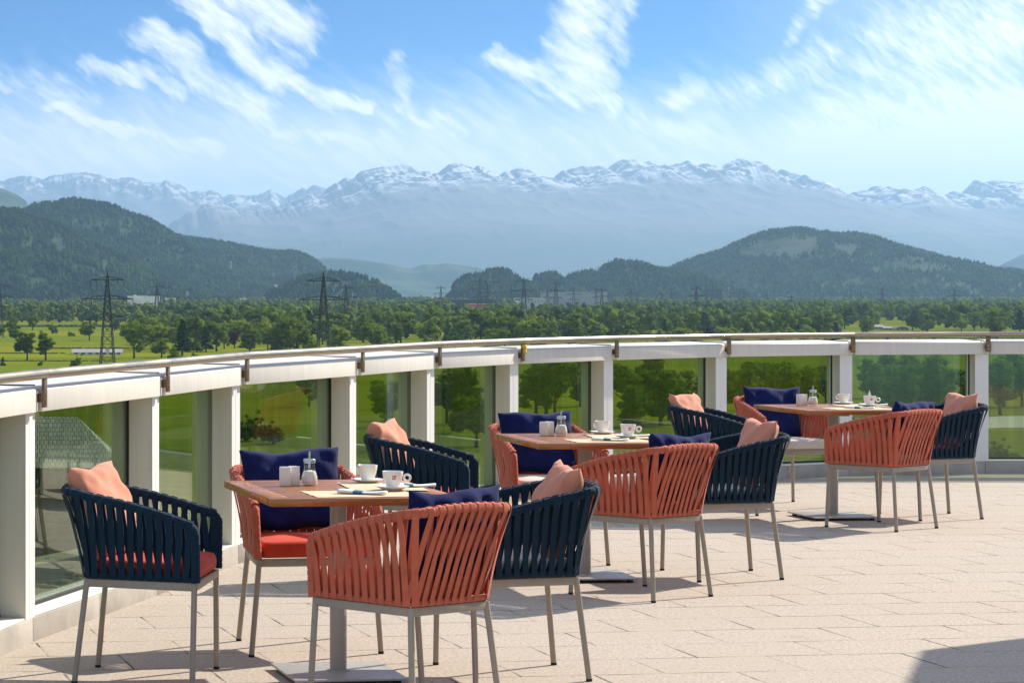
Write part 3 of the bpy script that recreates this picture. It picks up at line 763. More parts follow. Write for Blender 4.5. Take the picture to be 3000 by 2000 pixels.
# ---- the plain
def m_plain_ground():
    t = NT('meadow and field ground'); p = t.geo()
    v = t.scale(p, (1 / 900, 1 / 160, 1), (0, 0, .06)); vor = t.n('ShaderNodeTexVoronoi', {'Vector': v, 'Scale': 1.0, 'Randomness': .9}).outputs[1]
    r = t.n('ShaderNodeSeparateColor', {0: vor}).outputs[0]
    n = t.noise(p, .012, 5, .6); fine = t.noise(p, .25, 4, .65); st = t.noise(t.scale(p, (.012, .15, 1), (0, 0, .1)), 1.0, 3)
    c = t.ramp(r, [(.0, (.20, .24, .016)), (.35, (.30, .30, .016)), (.6, (.16, .22, .016)), (.8, (.34, .32, .022)), (.95, (.24, .27, .018))], 'CONSTANT')
    mid = t.noise(t.scale(p, (.6, 1.6, 1), (0, 0, .3)), .05, 5, .7); row = t.n('ShaderNodeTexWave', {'Vector': t.scale(p, (.1, 1, 1), (0, 0, .12)), 'Scale': .035, 'Distortion': 3.0, 'Detail': 2.0}, bands_direction='Y').outputs[1]
    c = t.mix(t.mr(mid, .42, .68, 0, .55), c, (.13, .15, .02)); c = t.mix(t.math('MULTIPLY', row, .22), c, (.15, .21, .016))
    c = t.mix(t.mr(n, .35, .7, 0, .5), c, (.14, .195, .016)); c = t.mix(t.mr(fine, .4, .7, 0, .3), c, (.10, .13, .015)); c = t.mix(t.mr(st, .45, .7, 0, .35), c, (.36, .34, .025))
    return t.out(t.n('ShaderNodeBsdfDiffuse', {'Color': c, 'Roughness': .6}))
m = MB(); m.add([(-7500, -400, PLAIN), (23500, -400, PLAIN), (23500, 41000, PLAIN), (-7500, 41000, PLAIN)], [(0, 1, 2, 3)])
tag(m.build('ground', m_plain_ground()), kind='structure')

# ---- hills and mountains: ridge lines with real distance, height and depth
def ridge_mesh(name, pts, D, front, back, mat, nx=260, ny=60, amp=14.0, nscale=260., prof=1.0, snow=False, ridge_amp=0.0, seed=0, rock=None, base=PLAIN - 3, fall=1.0):
    pts = sorted(pts); px = np.array([p[0] for p in pts], float); py = np.array([p[1] for p in pts], float)
    xs = np.linspace(px[0], px[-1], nx); ys = np.interp(xs, px, py)
    if ridge_amp: ys = ys + 13 * (NZ.ridged(xs / 42. + seed, xs * 0 + seed, 4) - .5) + 7 * (NZ.fbm(xs / 9. + seed, xs * 0, 3) - .5)
    X = wx(xs, D); Zr = wz(ys, D)
    tf = np.linspace(-1, 1, ny); V = []; rk = []; hrel = []
    Xg, Tg = np.meshgrid(X, tf, indexing='ij'); Zrg = np.repeat(Zr[:, None], ny, 1)
    if ridge_amp:   # away from the crest the summits melt into the massif instead of running on as straight ribs
        w = max(5, nx // 14); k_ = np.hanning(2 * w + 1); k_ /= k_.sum(); Zs = np.convolve(np.pad(Zr, w, 'edge'), k_, 'valid')
        f_ = np.clip((np.abs(tf) - .02) / .34, 0, 1); f_ = f_ * f_ * (3 - 2 * f_); crest = Zrg; Zrg = Zr[:, None] * (1 - f_)[None] + Zs[:, None] * f_[None]
    Yg = D + np.where(Tg < 0, Tg * front, Tg * back) + 60 * NZ.fbm(Xg / (nscale * 3) + 3, Tg * 0 + seed, 3) - 30
    g = np.where(Tg < 0, (1 + Tg) ** prof, (1 - Tg) ** 1.3); g = np.clip(g, 0, 1)
    edge = np.clip(g * (1 - g) * 4, 0, 1)
    rel = np.abs(Zrg - base)
    z = base + (Zrg - base) * g
    nn = NZ.fbm(Xg / nscale + seed * 3.1, Yg / nscale + seed, 5) - .5
    z = z + amp * 2 * nn * edge
    if ridge_amp: z = z + ridge_amp * (NZ.ridged(Xg / (nscale * 2.2) + seed, Yg / (nscale * 2.2), 6) - .42) * np.exp(-np.abs(Tg) * 2.6) * np.where(np.abs(Tg) < .03, .12, 1) * np.clip(np.abs(Tg) * 4, .12, 1)
    if ridge_amp:
        q = np.clip(np.abs(Tg) * 9, .12, 1) * np.exp(-np.abs(Tg) * 3.0)
        wx_ = Xg + 500 * (NZ.fbm(Xg / 1500, Yg / 1500, 3) - .5); wy_ = Yg + 500 * (NZ.fbm(Xg / 1500 + 40, Yg / 1500, 3) - .5)
        z = z + ridge_amp * .6 * (NZ.ridged(wx_ / 900 + seed, wy_ / 1300, 6, .6) - .40) * q + 95 * (NZ.ridged(wx_ / 260, wy_ / 320 + seed, 4) - .4) * q
    V = np.stack([Xg, Yg, z], -1).reshape(-1, 3)
    idx = np.arange(nx * ny).reshape(nx, ny); Fq = np.stack([idx[:-1, :-1], idx[1:, :-1], idx[1:, 1:], idx[:-1, 1:]], -1).reshape(-1, 4)
    att = {'below': (Zrg - z).ravel()} if ridge_amp else {}
    if rock is not None:
        pxg = CX + Xg / Yg * F; pyg = YH - (z - EYE) / Yg * F; a = np.zeros_like(z)
        for (cx, cy, rx, ry, st) in rock:
            d = ((pxg - cx) / rx) ** 2 + ((pyg - cy) / ry) ** 2
            a = np.maximum(a, st * np.clip(1.35 - d + 1.5 * (NZ.fbm(pxg / 34. + 7, pyg / 22., 4) - .5) * 2, 0, 1))
        att['rock'] = a.ravel()
    o = np_mesh(name, V, Fq, mat, smooth=True, attrs=att); o['kind'] = 'structure'
    return o, Xg, Yg, z, Tg, (att['rock'].reshape(nx, ny) if rock is not None else None)
def m_hill():
    t = NT('wooded hill ground with rock faces'); p = t.geo(); n = t.noise(p, .012, 5); f = t.noise(t.scale(p, (.05, .05, .012)), 1.0, 5, .65)
    rk = t.n('ShaderNodeAttribute', attribute_name='rock').outputs['Fac']
    c = t.mix(t.mr(n, .35, .65), (.010, .032, .018), (.034, .066, .022))
    rc = t.mix(t.mr(f, .35, .65), (.030, .042, .034), (.115, .115, .108))
    c = t.mix(t.mr(rk, .25, .9, 0, .38), c, rc)
    return t.out(t.pbr(c, .95, 0, .1, t.bump(f, .6, 6.0)))
M['hill'] = m_hill()
def zz(s, ox, oy, pts): return [(ox + x / s, oy + y / s) for x, y in pts]
A5 = lambda pts: zz(2.24, 0, 400, pts)
A6 = lambda pts: zz(2.138, 900, 400, pts)
A7 = lambda pts: zz(2.138, 1900, 400, pts)
forest = []   # (x,y,z,height) of trees covering the hills
def hill(pts, D, front, back, n, rock=None, seed=0, hmin=8, hmax=17, amp=26, prof=.8, nx=300):
    pts = list(pts); o, Xg, Yg, z, Tg, rk = ridge_mesh('hill', pts, D, front, back, M['hill'], amp=amp, seed=seed, rock=rock or [], prof=prof, nx=nx)
    nx_, ny_ = z.shape; u = rng.random(n * 2) * (nx_ - 1.001); tt = rng.random(n * 2)
    v = np.where(rng.random(n * 2) < .2, .5 + (rng.random(n * 2) - .5) * .05, tt * .53) * (ny_ - 1.001)
    iu = u.astype(int); iv = v.astype(int); fu = u - iu; fv = v - iv
    def s(a): return a[iu, iv] * (1 - fu) * (1 - fv) + a[iu + 1, iv] * fu * (1 - fv) + a[iu, iv + 1] * (1 - fu) * fv + a[iu + 1, iv + 1] * fu * fv
    x, y, zt, r = s(Xg), s(Yg), s(z), s(rk)
    ok = (r < .15 + .55 * rng.random(len(r)) ** 2) & (zt > PLAIN - 2)
    x, y, zt = x[ok][:n], y[ok][:n], zt[ok][:n]
    forest.append(np.stack([x, y, zt, rng.uniform(hmin, hmax, len(x))], -1)); return o
RL = [A5([(360, 715)])[0] + (34, 34, .8), A5([(180, 720)])[0] + (22, 16, .6), A5([(500, 855)])[0] + (14, 14, .5), A5([(605, 885)])[0] + (14, 22, .55), A5([(680, 880)])[0] + (16, 30, .5), A5([(280, 880)])[0] + (14, 12, .4)]
hill([(-260, 640), (-120, 612)] + A5([(0, 490), (80, 487), (150, 497), (230, 545), (400, 590), (500, 640), (600, 690), (750, 770), (900, 850), (1000, 905), (1120, 960), (1250, 1000), (1400, 1040)]), 5200, 800, 600, 7500, RL, 1)
hill([(-200, 640)] + A5([(0, 560), (150, 490), (230, 445), (380, 435), (400, 422), (500, 412), (560, 425), (660, 440), (760, 462), (800, 490), (860, 515), (950, 540), (1000, 562), (1080, 612), (1150, 655), (1200, 690), (1260, 740), (1320, 830), (1500, 900), (1650, 950), (1750, 1010)]), 6300, 700, 800, 7500,
     [A5([(470, 560)])[0] + (34, 16, .6), A5([(620, 580)])[0] + (44, 14, .6), A5([(840, 610)])[0] + (24, 20, .55), A5([(940, 650)])[0] + (10, 18, .5), A5([(1190, 750)])[0] + (14, 12, .5)], 2)
hill(A5([(950, 700), (1080, 672), (1150, 655), (1250, 675), (1400, 690), (1550, 715), (1650, 740), (1740, 755), (1850, 767), (1930, 760), (2000, 785), (2060, 815), (2110, 850), (2135, 890), (2160, 940), (2230, 990)]), 7000, 700, 700, 6000,
     [A5([(1800, 900)])[0] + (7, 26, .6), A5([(1935, 870)])[0] + (10, 22, .6), A5([(2010, 890)])[0] + (8, 22, .5), A5([(1620, 840)])[0] + (9, 9, .4)], 3)
hill(A6([(-250, 1000), (-140, 945), (-20, 895), (110, 866), (230, 868), (300, 882), (400, 905), (470, 945), (520, 985)]), 4700, 300, 350, 700, None, 4, 10, 17, 6)
hill(A6([(905, 950), (980, 893), (1090, 882), (1120, 862), (1200, 852), (1240, 852), (1280, 887), (1330, 917), (1420, 960)]), 5100, 300, 300, 900, None, 5, 11, 18, 6)
hill(A6([(1395, 960), (1430, 892), (1480, 882), (1540, 872), (1570, 887), (1600, 915), (1640, 955)]), 5400, 260, 260, 500, None, 6, 11, 18, 6)
hill(A6([(1590, 950), (1640, 892), (1700, 872), (1770, 858), (1830, 867), (1870, 822), (1930, 793), (2000, 795), (2070, 803), (2130, 817), (2190, 847), (2270, 850), (2352, 840), (2480, 880), (2560, 950)]), 5600, 420, 420, 1800, [A6([(2150, 905)])[0] + (26, 12, .35)], 7)
hill(A7([(-60, 850), (0, 828), (60, 842), (130, 847), (180, 817), (270, 782), (360, 748), (440, 728), (510, 693), (600, 653), (700, 613), (780, 593), (860, 585), (960, 583), (1030, 598), (1100, 603), (1130, 613), (1180, 615), (1240, 611), (1330, 623), (1420, 643), (1500, 683), (1600, 708), (1700, 733), (1800, 763), (1870, 778), (1900, 803), (1960, 813), (2060, 833), (2150, 858), (2170, 853), (2260, 843), (2310, 853), (2450, 880), (2800, 960)]), 6700, 900, 800, 10500,
     [A7([(900, 690)])[0] + (105, 26, .85), A7([(650, 735)])[0] + (55, 12, .7), A7([(1260, 700)])[0] + (50, 14, .6), A7([(1650, 790)])[0] + (70, 20, .5), A7([(1830, 830)])[0] + (50, 18, .4)], 8, nx=420)
# pale farther slopes
def m_slope():
    t = NT('distant wooded slope'); p = t.geo(); n = t.noise(p, .0035, 5)
    return t.out(t.n('ShaderNodeBsdfDiffuse', {'Color': t.mix(t.mr(n, .42, .62), (.028, .052, .026), (.075, .10, .045))}))
M['slope'] = m_slope()
ridge_mesh('hill', A6([(-120, 700), (0, 747), (60, 762), (130, 754), (250, 757), (380, 772), (500, 792), (600, 817), (650, 822), (720, 797), (800, 797), (860, 789), (960, 802), (1050, 812), (1150, 847), (1260, 872), (1400, 887), (1520, 905)]), 14000, 1500, 1500, M['slope'], amp=45, nscale=700, seed=9)
ridge_mesh('hill', [(-420, 500)] + A5([(-120, 300), (0, 325), (60, 345), (120, 375), (170, 410), (190, 450), (260, 560), (380, 700)]), 13000, 1500, 1500, M['slope'], amp=45, nscale=700, seed=10)
ridge_mesh('hill', A7([(2060, 960), (2180, 845), (2240, 783), (2352, 728), (2600, 640)]), 15000, 1500, 1500, M['slope'], amp=45, nscale=700, seed=11)
# forest on the hills: one mass of small pointed crowns
Fh = np.concatenate(forest); n = len(Fh)
kk = 6; ang = np.arange(kk) * 2 * PI / kk
prof = [(.0, .85, .18), (.35, 1.0, .10), (.75, .55, .0)]
Vv = []; conif = rng.random(n) < .45; wdt = np.where(conif, .26, .40) * Fh[:, 3]
for lv, (h, r, _) in enumerate(prof):
    rr = r * np.where(conif, [1.0, .72, .32][lv], [.7, 1.0, .78][lv])
    jit = rng.uniform(.75, 1.25, (n, kk)); a = ang[None, :] + rng.random((n, 1)) * 6
    Vv.append(np.stack([Fh[:, 0, None] + np.cos(a) * (wdt * rr)[:, None] * jit, Fh[:, 1, None] + np.sin(a) * (wdt * rr)[:, None] * jit, Fh[:, 2, None] - 1.0 + h * Fh[:, 3, None] + rng.uniform(-.6, .6, (n, kk))], -1))
top = np.stack([Fh[:, 0], Fh[:, 1], Fh[:, 2] - 1 + Fh[:, 3] * np.where(conif, 1.15, .98)], -1)[:, None, :]
V = np.concatenate(Vv + [top], 1); per = 3 * kk + 1; base = (np.arange(n) * per)[:, None, None]
q = []
for l in range(2):
    for i in range(kk): j = (i + 1) % kk; q += [(l * kk + i, l * kk + j, (l + 1) * kk + j), (l * kk + i, (l + 1) * kk + j, (l + 1) * kk + i)]
for i in range(kk): q.append((2 * kk + i, 2 * kk + (i + 1) % kk, 3 * kk))
Fq = (np.array(q)[None] + base).reshape(-1, 3)
o = np_mesh('hill_forest', V.reshape(-1, 3), Fq, M['hill_trees']); tag(o, 'mixed forest covering the hills beyond the valley', 'forest', kind='stuff')

def m_mount():
    t = NT('alpine rock, meadow and snow'); p = t.geo(); z = t.n('ShaderNodeSeparateXYZ', {0: p}).outputs[2]
    g = t.n('ShaderNodeNewGeometry'); nz = t.n('ShaderNodeSeparateXYZ', {0: g.outputs['Normal']}).outputs[2]
    n1 = t.noise(p, .0022, 7, .62); n2 = t.noise(t.scale(p, (1, 1, 2.5), (R(20), 0, 0)), .009, 6, .65)
    base = t.mix(t.mr(t.math('ADD', z, t.math('MULTIPLY', n1, 420.0)), 520, 900), (.055, .068, .045), (.16, .145, .135))
    lvl = t.math('ADD', t.math('ADD', t.math('DIVIDE', z, 1000.0), t.math('MULTIPLY', t.math('SUBTRACT', n2, .5), 1.9)), t.math('MULTIPLY', t.math('SUBTRACT', nz, .6), .5))
    st = t.noise(t.scale(p, (1, 1, .5), (0, R(14), 0)), .0065, 7, .68)
    lvl = t.math('ADD', t.math('MULTIPLY', t.math('SUBTRACT', st, .5), 4.6), t.math('MULTIPLY', t.math('SUBTRACT', nz, .62), 1.6))
    bl = t.n('ShaderNodeAttribute', attribute_name='below').outputs['Fac']; bl = t.math('ADD', bl, t.math('MULTIPLY', t.math('SUBTRACT', n1, .5), 260.0))
    band = t.math('MULTIPLY', t.mr(bl, 360, 110), t.mr(bl, -60, 90, .12, 1.0)); band = t.math('MULTIPLY', band, t.mr(z, 740, 980))
    s = t.math('MULTIPLY', t.mr(lvl, .44, .66), band)
    c = t.mix(s, base, (.72, .73, .75))
    return t.out(t.pbr(c, .9, 0, .1))
M['mount'] = m_mount()
MAIN = A5([(1000, 760), (1100, 602), (1130, 572), (1250, 520), (1300, 480), (1330, 452), (1380, 427), (1450, 440), (1540, 478), (1600, 482), (1700, 468), (1900, 438)]) + A6([(0, 370), (100, 345), (150, 315), (235, 265), (265, 280), (290, 270), (320, 230), (430, 180), (500, 185), (560, 180), (640, 185), (690, 205), (750, 215), (765, 240), (830, 215), (870, 185), (920, 155), (960, 160), (990, 180), (1030, 205), (1070, 185), (1110, 200), (1160, 235), (1190, 255), (1260, 215), (1310, 195), (1360, 190), (1400, 215), (1420, 240), (1480, 255), (1550, 260), (1590, 215), (1640, 195), (1720, 178), (1790, 170), (1850, 175), (1880, 190), (1920, 160), (1970, 125), (2000, 150), (2030, 150), (2065, 135), (2090, 155), (2100, 165), (2130, 160)]) + A7([(16, 170), (40, 180), (70, 185), (100, 170), (150, 175), (235, 153), (300, 180), (365, 160), (420, 190), (450, 195), (520, 155), (580, 143), (630, 155), (660, 190), (690, 220), (760, 240), (780, 250), (830, 208), (870, 235), (920, 265), (960, 275), (1000, 325), (1060, 355), (1130, 385), (1200, 385), (1280, 350), (1340, 325), (1380, 330), (1420, 315), (1520, 315), (1600, 345), (1660, 370), (1740, 395), (1810, 395), (1850, 360), (1900, 345), (1980, 345), (2000, 310), (2040, 278), (2080, 285), (2160, 268), (2250, 270), (2352, 275), (2600, 300), (3000, 380)])
o = ridge_mesh('mountain_range', MAIN, 26000, 7000, 5000, M['mount'], nx=900, ny=170, amp=22, nscale=1500, prof=.85, ridge_amp=330, seed=21)[0]
FAR = [(-300, 560), (-120, 530)] + A5([(0, 280), (60, 275), (130, 255), (200, 260), (300, 265), (390, 250), (480, 230), (520, 240), (650, 245), (700, 265), (800, 270), (880, 275), (950, 295), (1050, 290), (1080, 275), (1110, 295), (1180, 300), (1210, 315), (1240, 360), (1280, 350), (1400, 355), (1450, 380), (1560, 390), (1690, 385), (1770, 350), (1830, 380), (1870, 400), (1920, 375), (1990, 330), (2070, 325), (2150, 335), (2240, 360), (2600, 420)])
ridge_mesh('mountain_range', FAR, 33500, 3000, 4500, M['mount'], nx=420, ny=110, amp=25, nscale=1500, prof=.85, ridge_amp=330, seed=33)

# ---- trees
def ico(sub):
    bm = bmesh.new(); bmesh.ops.create_icosphere(bm, subdivisions=sub, radius=1); bm.verts.ensure_lookup_table()
    v = np.array([x.co[:] for x in bm.verts]); f = np.array([[x.index for x in q.verts] for q in bm.faces]); bm.free(); return v, f
ICO = ico(2); ICO1 = ico(1)
def mixed_mesh(name, V, Q, T, mat, parent):
    me = bpy.data.meshes.new(name); me.vertices.add(len(V)); me.vertices.foreach_set('co', np.asarray(V, np.float32).ravel())
    lv = np.concatenate([Q.ravel(), T.ravel()]).astype(np.int32); me.loops.add(len(lv)); me.loops.foreach_set('vertex_index', lv)
    st = np.concatenate([np.arange(len(Q)) * 4, len(Q) * 4 + np.arange(len(T)) * 3]).astype(np.int32); me.polygons.add(len(st)); me.polygons.foreach_set('loop_start', st)
    me.materials.append(mat); me.update(calc_edges=True); o = bpy.data.objects.new(name, me); C.objects.link(o); o.parent = parent; return o
def crown_mesh(name, kind, seed, mat, nleaf, leaf):
    r = np.random.default_rng(seed); H = 10.0
    if kind == 'round':
        nc = 95; th = r.random(nc) * 2 * PI; u = r.random(nc) ** .33; zc = r.uniform(.2, .94, nc)
        rad = np.sqrt(np.clip(1 - ((zc - .55) / .47) ** 2, .05, 1)) * 3.9 * (1 + .28 * np.sin(th * 2 + seed) * np.cos(zc * 9 + seed))
        cen = np.stack([np.cos(th) * u * rad, np.sin(th) * u * rad, zc * H], -1); cr = r.uniform(.40, .95, nc); rad_j = 1
    elif kind == 'tall':
        nc = 80; th = r.random(nc) * 2 * PI; u = r.random(nc) ** .33; zc = r.uniform(.16, .95, nc)
        rad = np.sqrt(np.clip(1 - ((zc - .5) / .5) ** 2, .05, 1)) * 2.1
        cen = np.stack([np.cos(th) * u * rad, np.sin(th) * u * rad, zc * H], -1); cr = r.uniform(.35, .75, nc)
    elif kind == 'bush':
        nc = 85; th = r.random(nc) * 2 * PI; u = r.random(nc) ** .33; zc = r.uniform(.08, .85, nc)
        rad = np.sqrt(np.clip(1 - ((zc - .3) / .65) ** 2, .05, 1)) * 5.2
        cen = np.stack([np.cos(th) * u * rad, np.sin(th) * u * rad, zc * H], -1); cr = r.uniform(.5, 1.1, nc)
    else:
        nc = 60; zc = r.uniform(.1, .98, nc); th = r.random(nc) * 2 * PI; rad = (1 - zc) * 2.6 + .15
        cen = np.stack([np.cos(th) * rad * .75, np.sin(th) * rad * .75, zc * H - .25 * rad], -1); cr = rad * .42 + .12
    if kind != 'conifer':   # gather the clumps into a few limbs' lobes, so sky shows between them
        nl = {'round': 11, 'tall': 9, 'bush': 10}[kind]; li = r.integers(0, nc, nl); lob = cen[li] * np.array([1.05, 1.05, 1.0])
        own = r.integers(0, nl, nc); pull = r.uniform(.45, .95, nc)[:, None]
        cen = cen * (1 - pull) + (lob[own] + r.normal(size=(nc, 3)) * .55) * pull
    k = r.integers(0, nc, nleaf); d = r.normal(size=(nleaf, 3)); d[:, 2] = np.abs(d[:, 2]) - .35; d /= np.linalg.norm(d, axis=1, keepdims=True)
    p = cen[k] + d * (cr[k] * r.uniform(.85, 1.45, nleaf))[:, None] * np.array([1, 1, .8 if kind != 'conifer' else .35])
    a = r.normal(size=(nleaf, 3)); a = a - (a * d).sum(1, keepdims=True) * d * .55; a /= np.linalg.norm(a, axis=1, keepdims=True)
    b = np.cross(d, a); b /= np.linalg.norm(b, axis=1, keepdims=True) + 1e-9
    s = (leaf * r.uniform(.6, 1.3, nleaf))[:, None]
    V = np.stack([p - a * s, p - b * s * .6, p + a * s, p + b * s * .6], 1).reshape(-1, 3)
    Fq = np.arange(nleaf * 4).reshape(-1, 4)
    sq = np.array([1, 1, .8 if kind != 'conifer' else .35]); core = cen[:, None] + ICO[0][None] * (cr * .86)[:, None, None] * sq * r.uniform(.55, 1.2, (nc, len(ICO[0]), 1))
    n0 = len(V); Fc = (ICO[1][None] + (np.arange(nc) * len(ICO[0]))[:, None, None] + n0).reshape(-1, 3)
    Fc = np.concatenate([Fc, Fc[:, 2:3]], 1)
    return np.concatenate([V, core.reshape(-1, 3)]), (Fq, Fc)
def make_tree(name, kind, seed, mat, nleaf=1500, leaf=.34):
    root = empty(name); V, Fq = crown_mesh(name, kind, seed, mat, nleaf, leaf)
    mixed_mesh('crown', V, Fq[0], Fq[1][:, :3], mat, root)
    r = random.Random(seed); m = MB(); h = {'round': 6.0, 'tall': 7.5, 'bush': 3.5, 'conifer': 8.8}[kind]
    m.tube([(0, 0, -.3), (.05, 0, 1.2), (.1, .05, h * .5), (0, .1, h)], [.34, .26, .2, .07], 7)
    if kind != 'conifer':
        for k in range(6):
            a = k * 1.05 + r.random(); z0 = h * r.uniform(.35, .7); L = {'round': 2.6, 'tall': 1.5, 'bush': 3.2}[kind]
            m.tube([(.05, .03, z0), (math.cos(a) * L * .5, math.sin(a) * L * .5, z0 + 1.0), (math.cos(a) * L, math.sin(a) * L, z0 + 2.0)], [.13, .09, .04], 5)
    m.build('trunk', M['bark'], root, smooth=True); return root
TREES = {}
TREES['round'] = [make_tree('broadleaf_tree', 'round', s, M['leaf'], 2600, .30) for s in (1, 2, 3)]
TREES['tall'] = [make_tree('broadleaf_tree', 'tall', s, M['leaf'], 2200, .28) for s in (4, 5)]
TREES['bright'] = [make_tree('broadleaf_tree', 'round', s, M['leaf_bright'], 2400, .30) for s in (6, 7)]
TREES['willow'] = [make_tree('willow_tree', 'round', 14, M['leaf_grey'], 2400, .30)]
TREES['bush'] = [make_tree('shrub', 'bush', s, M['leaf'], 1500, .36) for s in (8,)]
TREES['conifer'] = [make_tree('conifer', 'conifer', s, M['leaf_dark'], 1900, .30) for s in (9, 10)]
TREES['copper'] = [make_tree('copper_beech', 'tall', 12, M['leaf_red'], 1500)]
tree_used = set(); ntree = 0
def plant(kind, px, pyb, hpx, label, group, wf=1.0, D=None):
    global ntree
    D = D or dist_on_plain(pyb); H = hpx * D / F
    pr = random.choice(TREES[kind])
    if pr.name in tree_used: o = copy_tree(pr)
    else: o = pr; tree_used.add(pr.name)
    s = H / 10.0; o.location = (wx(px, D), D, PLAIN); o.scale = (s * wf * random.uniform(.95, 1.1), s * wf * random.uniform(.95, 1.1), s); o.rotation_euler = (0, 0, random.random() * 6.28)
    nm = {'willow': 'willow', 'conifer': 'conifer', 'copper': 'copper beech', 'bush': 'shrub'}.get(kind, 'tree'); ntree += 1
    tag(o, label, nm, group); return o
KEY = [  # kind, x, base y, top y in a 2.24x crop of the left field, width factor, label
 ('round', 105, 1340, 1185, 1.0, 'dark round tree at the left of the yellow field'), ('round', 178, 1467, 1255, .95, 'broadleaf tree with bare trunk nearest in the left yellow field'),
 ('tall', 300, 1466, 1243, 1.1, 'tall slim tree beside the bare-trunked one in the yellow field'), ('round', 213, 1270, 1165, 1.1, 'dark tree at the back edge of the left yellow field'),
 ('bush', 345, 1295, 1195, .75, 'broad dark bushy tree at the back of the yellow field'), ('tall', -8, 1325, 1190, 1.2, 'tree cut by the left photo edge'),
 ('round', 586, 1337, 1195, 1.15, 'lone round tree left of the near left pylon'), ('round', 752, 1275, 1190, 1.1, 'round tree right behind the near left pylon'),
 ('round', 880, 1455, 1200, .9, 'large dark tree of the grove right of the barn'), ('bright', 1000, 1400, 1197, .9, 'tall light green tree in the grove right of the barn'),
 ('bright', 1060, 1450, 1300, 1.2, 'bright broad tree at the front of the grove by the railing'), ('bright', 1150, 1385, 1218, .95, 'light green tree at the right of the grove'),
 ('round', 1232, 1372, 1262, .9, 'small tree between the grove and the conifer'), ('conifer', 1352, 1412, 1254, 1.1, 'dark pointed conifer above the railing, left third'),
 ('round', 1215, 1242, 1163, 1.0, 'small round light tree in the gap of the field'), ('bush', 505, 1520, 1412, .8, 'dark shrub in front of the barn'),
 ('conifer', 20, 1502, 1443, 1.2, 'small dark conifer at the lower left of the field'), ('tall', 1472, 1392, 1262, 1.2, 'dark tree left of the copper beech'),
 ('copper', 1540, 1388, 1252, 1.2, 'reddish purple copper beech between dark trees'), ('conifer', 1612, 1385, 1272, 1.5, 'dark tree right of the copper beech'),
 ('bright', 1748, 1310, 1188, 1.15, 'bright green tree left of the centre pylon'), ('bright', 1825, 1385, 1290, 1.2, 'yellow green bush tree behind the railing, left of the centre pylon'),
 ('round', 1440, 1320, 1215, 1.1, 'light tree behind the copper beech'), ('round', 1900, 1330, 1215, 1.0, 'dark tree just left of the centre pylon'),
 ('bush', 270, 1505, 1455, .8, 'thin low shrub below the slim field tree'), ('round', 1960, 1390, 1250, 1.0, 'green tree at the foot of the centre pylon, left side'),
 ('bush', 720, 1400, 1375, 1.2, 'dark low shrub beside the barn'), ('bush', 460, 1310, 1268, 1.4, 'dark hedge shrub left of the lone round tree')]
for k, x, yb, yt, wf, lab in KEY:
    plant(k, x / 2.24, 400 + yb / 2.24, (yb - yt) / 2.24, lab, 'trees standing in the near fields', wf)
KEY2 = [('round', 835, 1245, 1060, 1.0, 'large dark tree left of the open strip of field'), ('round', 480, 1270, 1075, .95, 'big green tree right of the centre pylon'), ('tall', 570, 1250, 1120, 1.0, 'tree at the left edge of the open field strip'),
 ('bright', 990, 1275, 1185, 1.1, 'bright tree above the railing right of the open field strip'), ('round', 1195, 1265, 1130, 1.0, 'light round tree above the railing, centre'), ('round', 1330, 1250, 1110, 1.1, 'dark tree above the railing left of the yellow cloth bracket'),
 ('round', 230, 1290, 1160, 1.1, 'green tree just right of the centre pylon legs'), ('round', 350, 1290, 1110, 1.0, 'dark tall tree right of the centre pylon'), ('bright', 750, 1310, 1235, 1.2, 'yellow green tree showing under the railing, centre left')]
for k, x, yb, yt, wf, lab in KEY2: plant(k, 900 + x / 2.138, 400 + yb / 2.138, (yb - yt) / 2.138, lab, 'trees along the edge of the wood', wf)
KEY3 = [('conifer', 800, 1235, 1120, 1.3, 'dark conifer left of the far right railing bracket'), ('conifer', 1170, 1275, 1160, 1.3, 'dark conifer by the railing bracket, right'), ('conifer', 885, 1235, 1175, 1.4, 'small dark conifer above the railing, right half'),
 ('round', 1360, 1235, 1125, 1.15, 'light round tree left of the farm house, right half'), ('conifer', 1500, 1300, 1245, 1.5, 'wide dark conifer under the railing left of the last bracket'), ('conifer', 1785, 1300, 1248, 1.5, 'wide dark conifer under the railing right of the farm house'),
 ('round', 2185, 1290, 1090, .8, 'thin pale tree at the right above the railing'), ('round', 520, 1240, 1110, 1.0, 'dark tree above the railing, right half'), ('conifer', 760, 1245, 1185, 1.3, 'small conifer beside the tall dark conifer')]
for k, x, yb, yt, wf, lab in KEY3: plant(k, 1900 + x / 2.138, 400 + yb / 2.138, (yb - yt) / 2.138, lab, 'trees along the edge of the wood', wf)
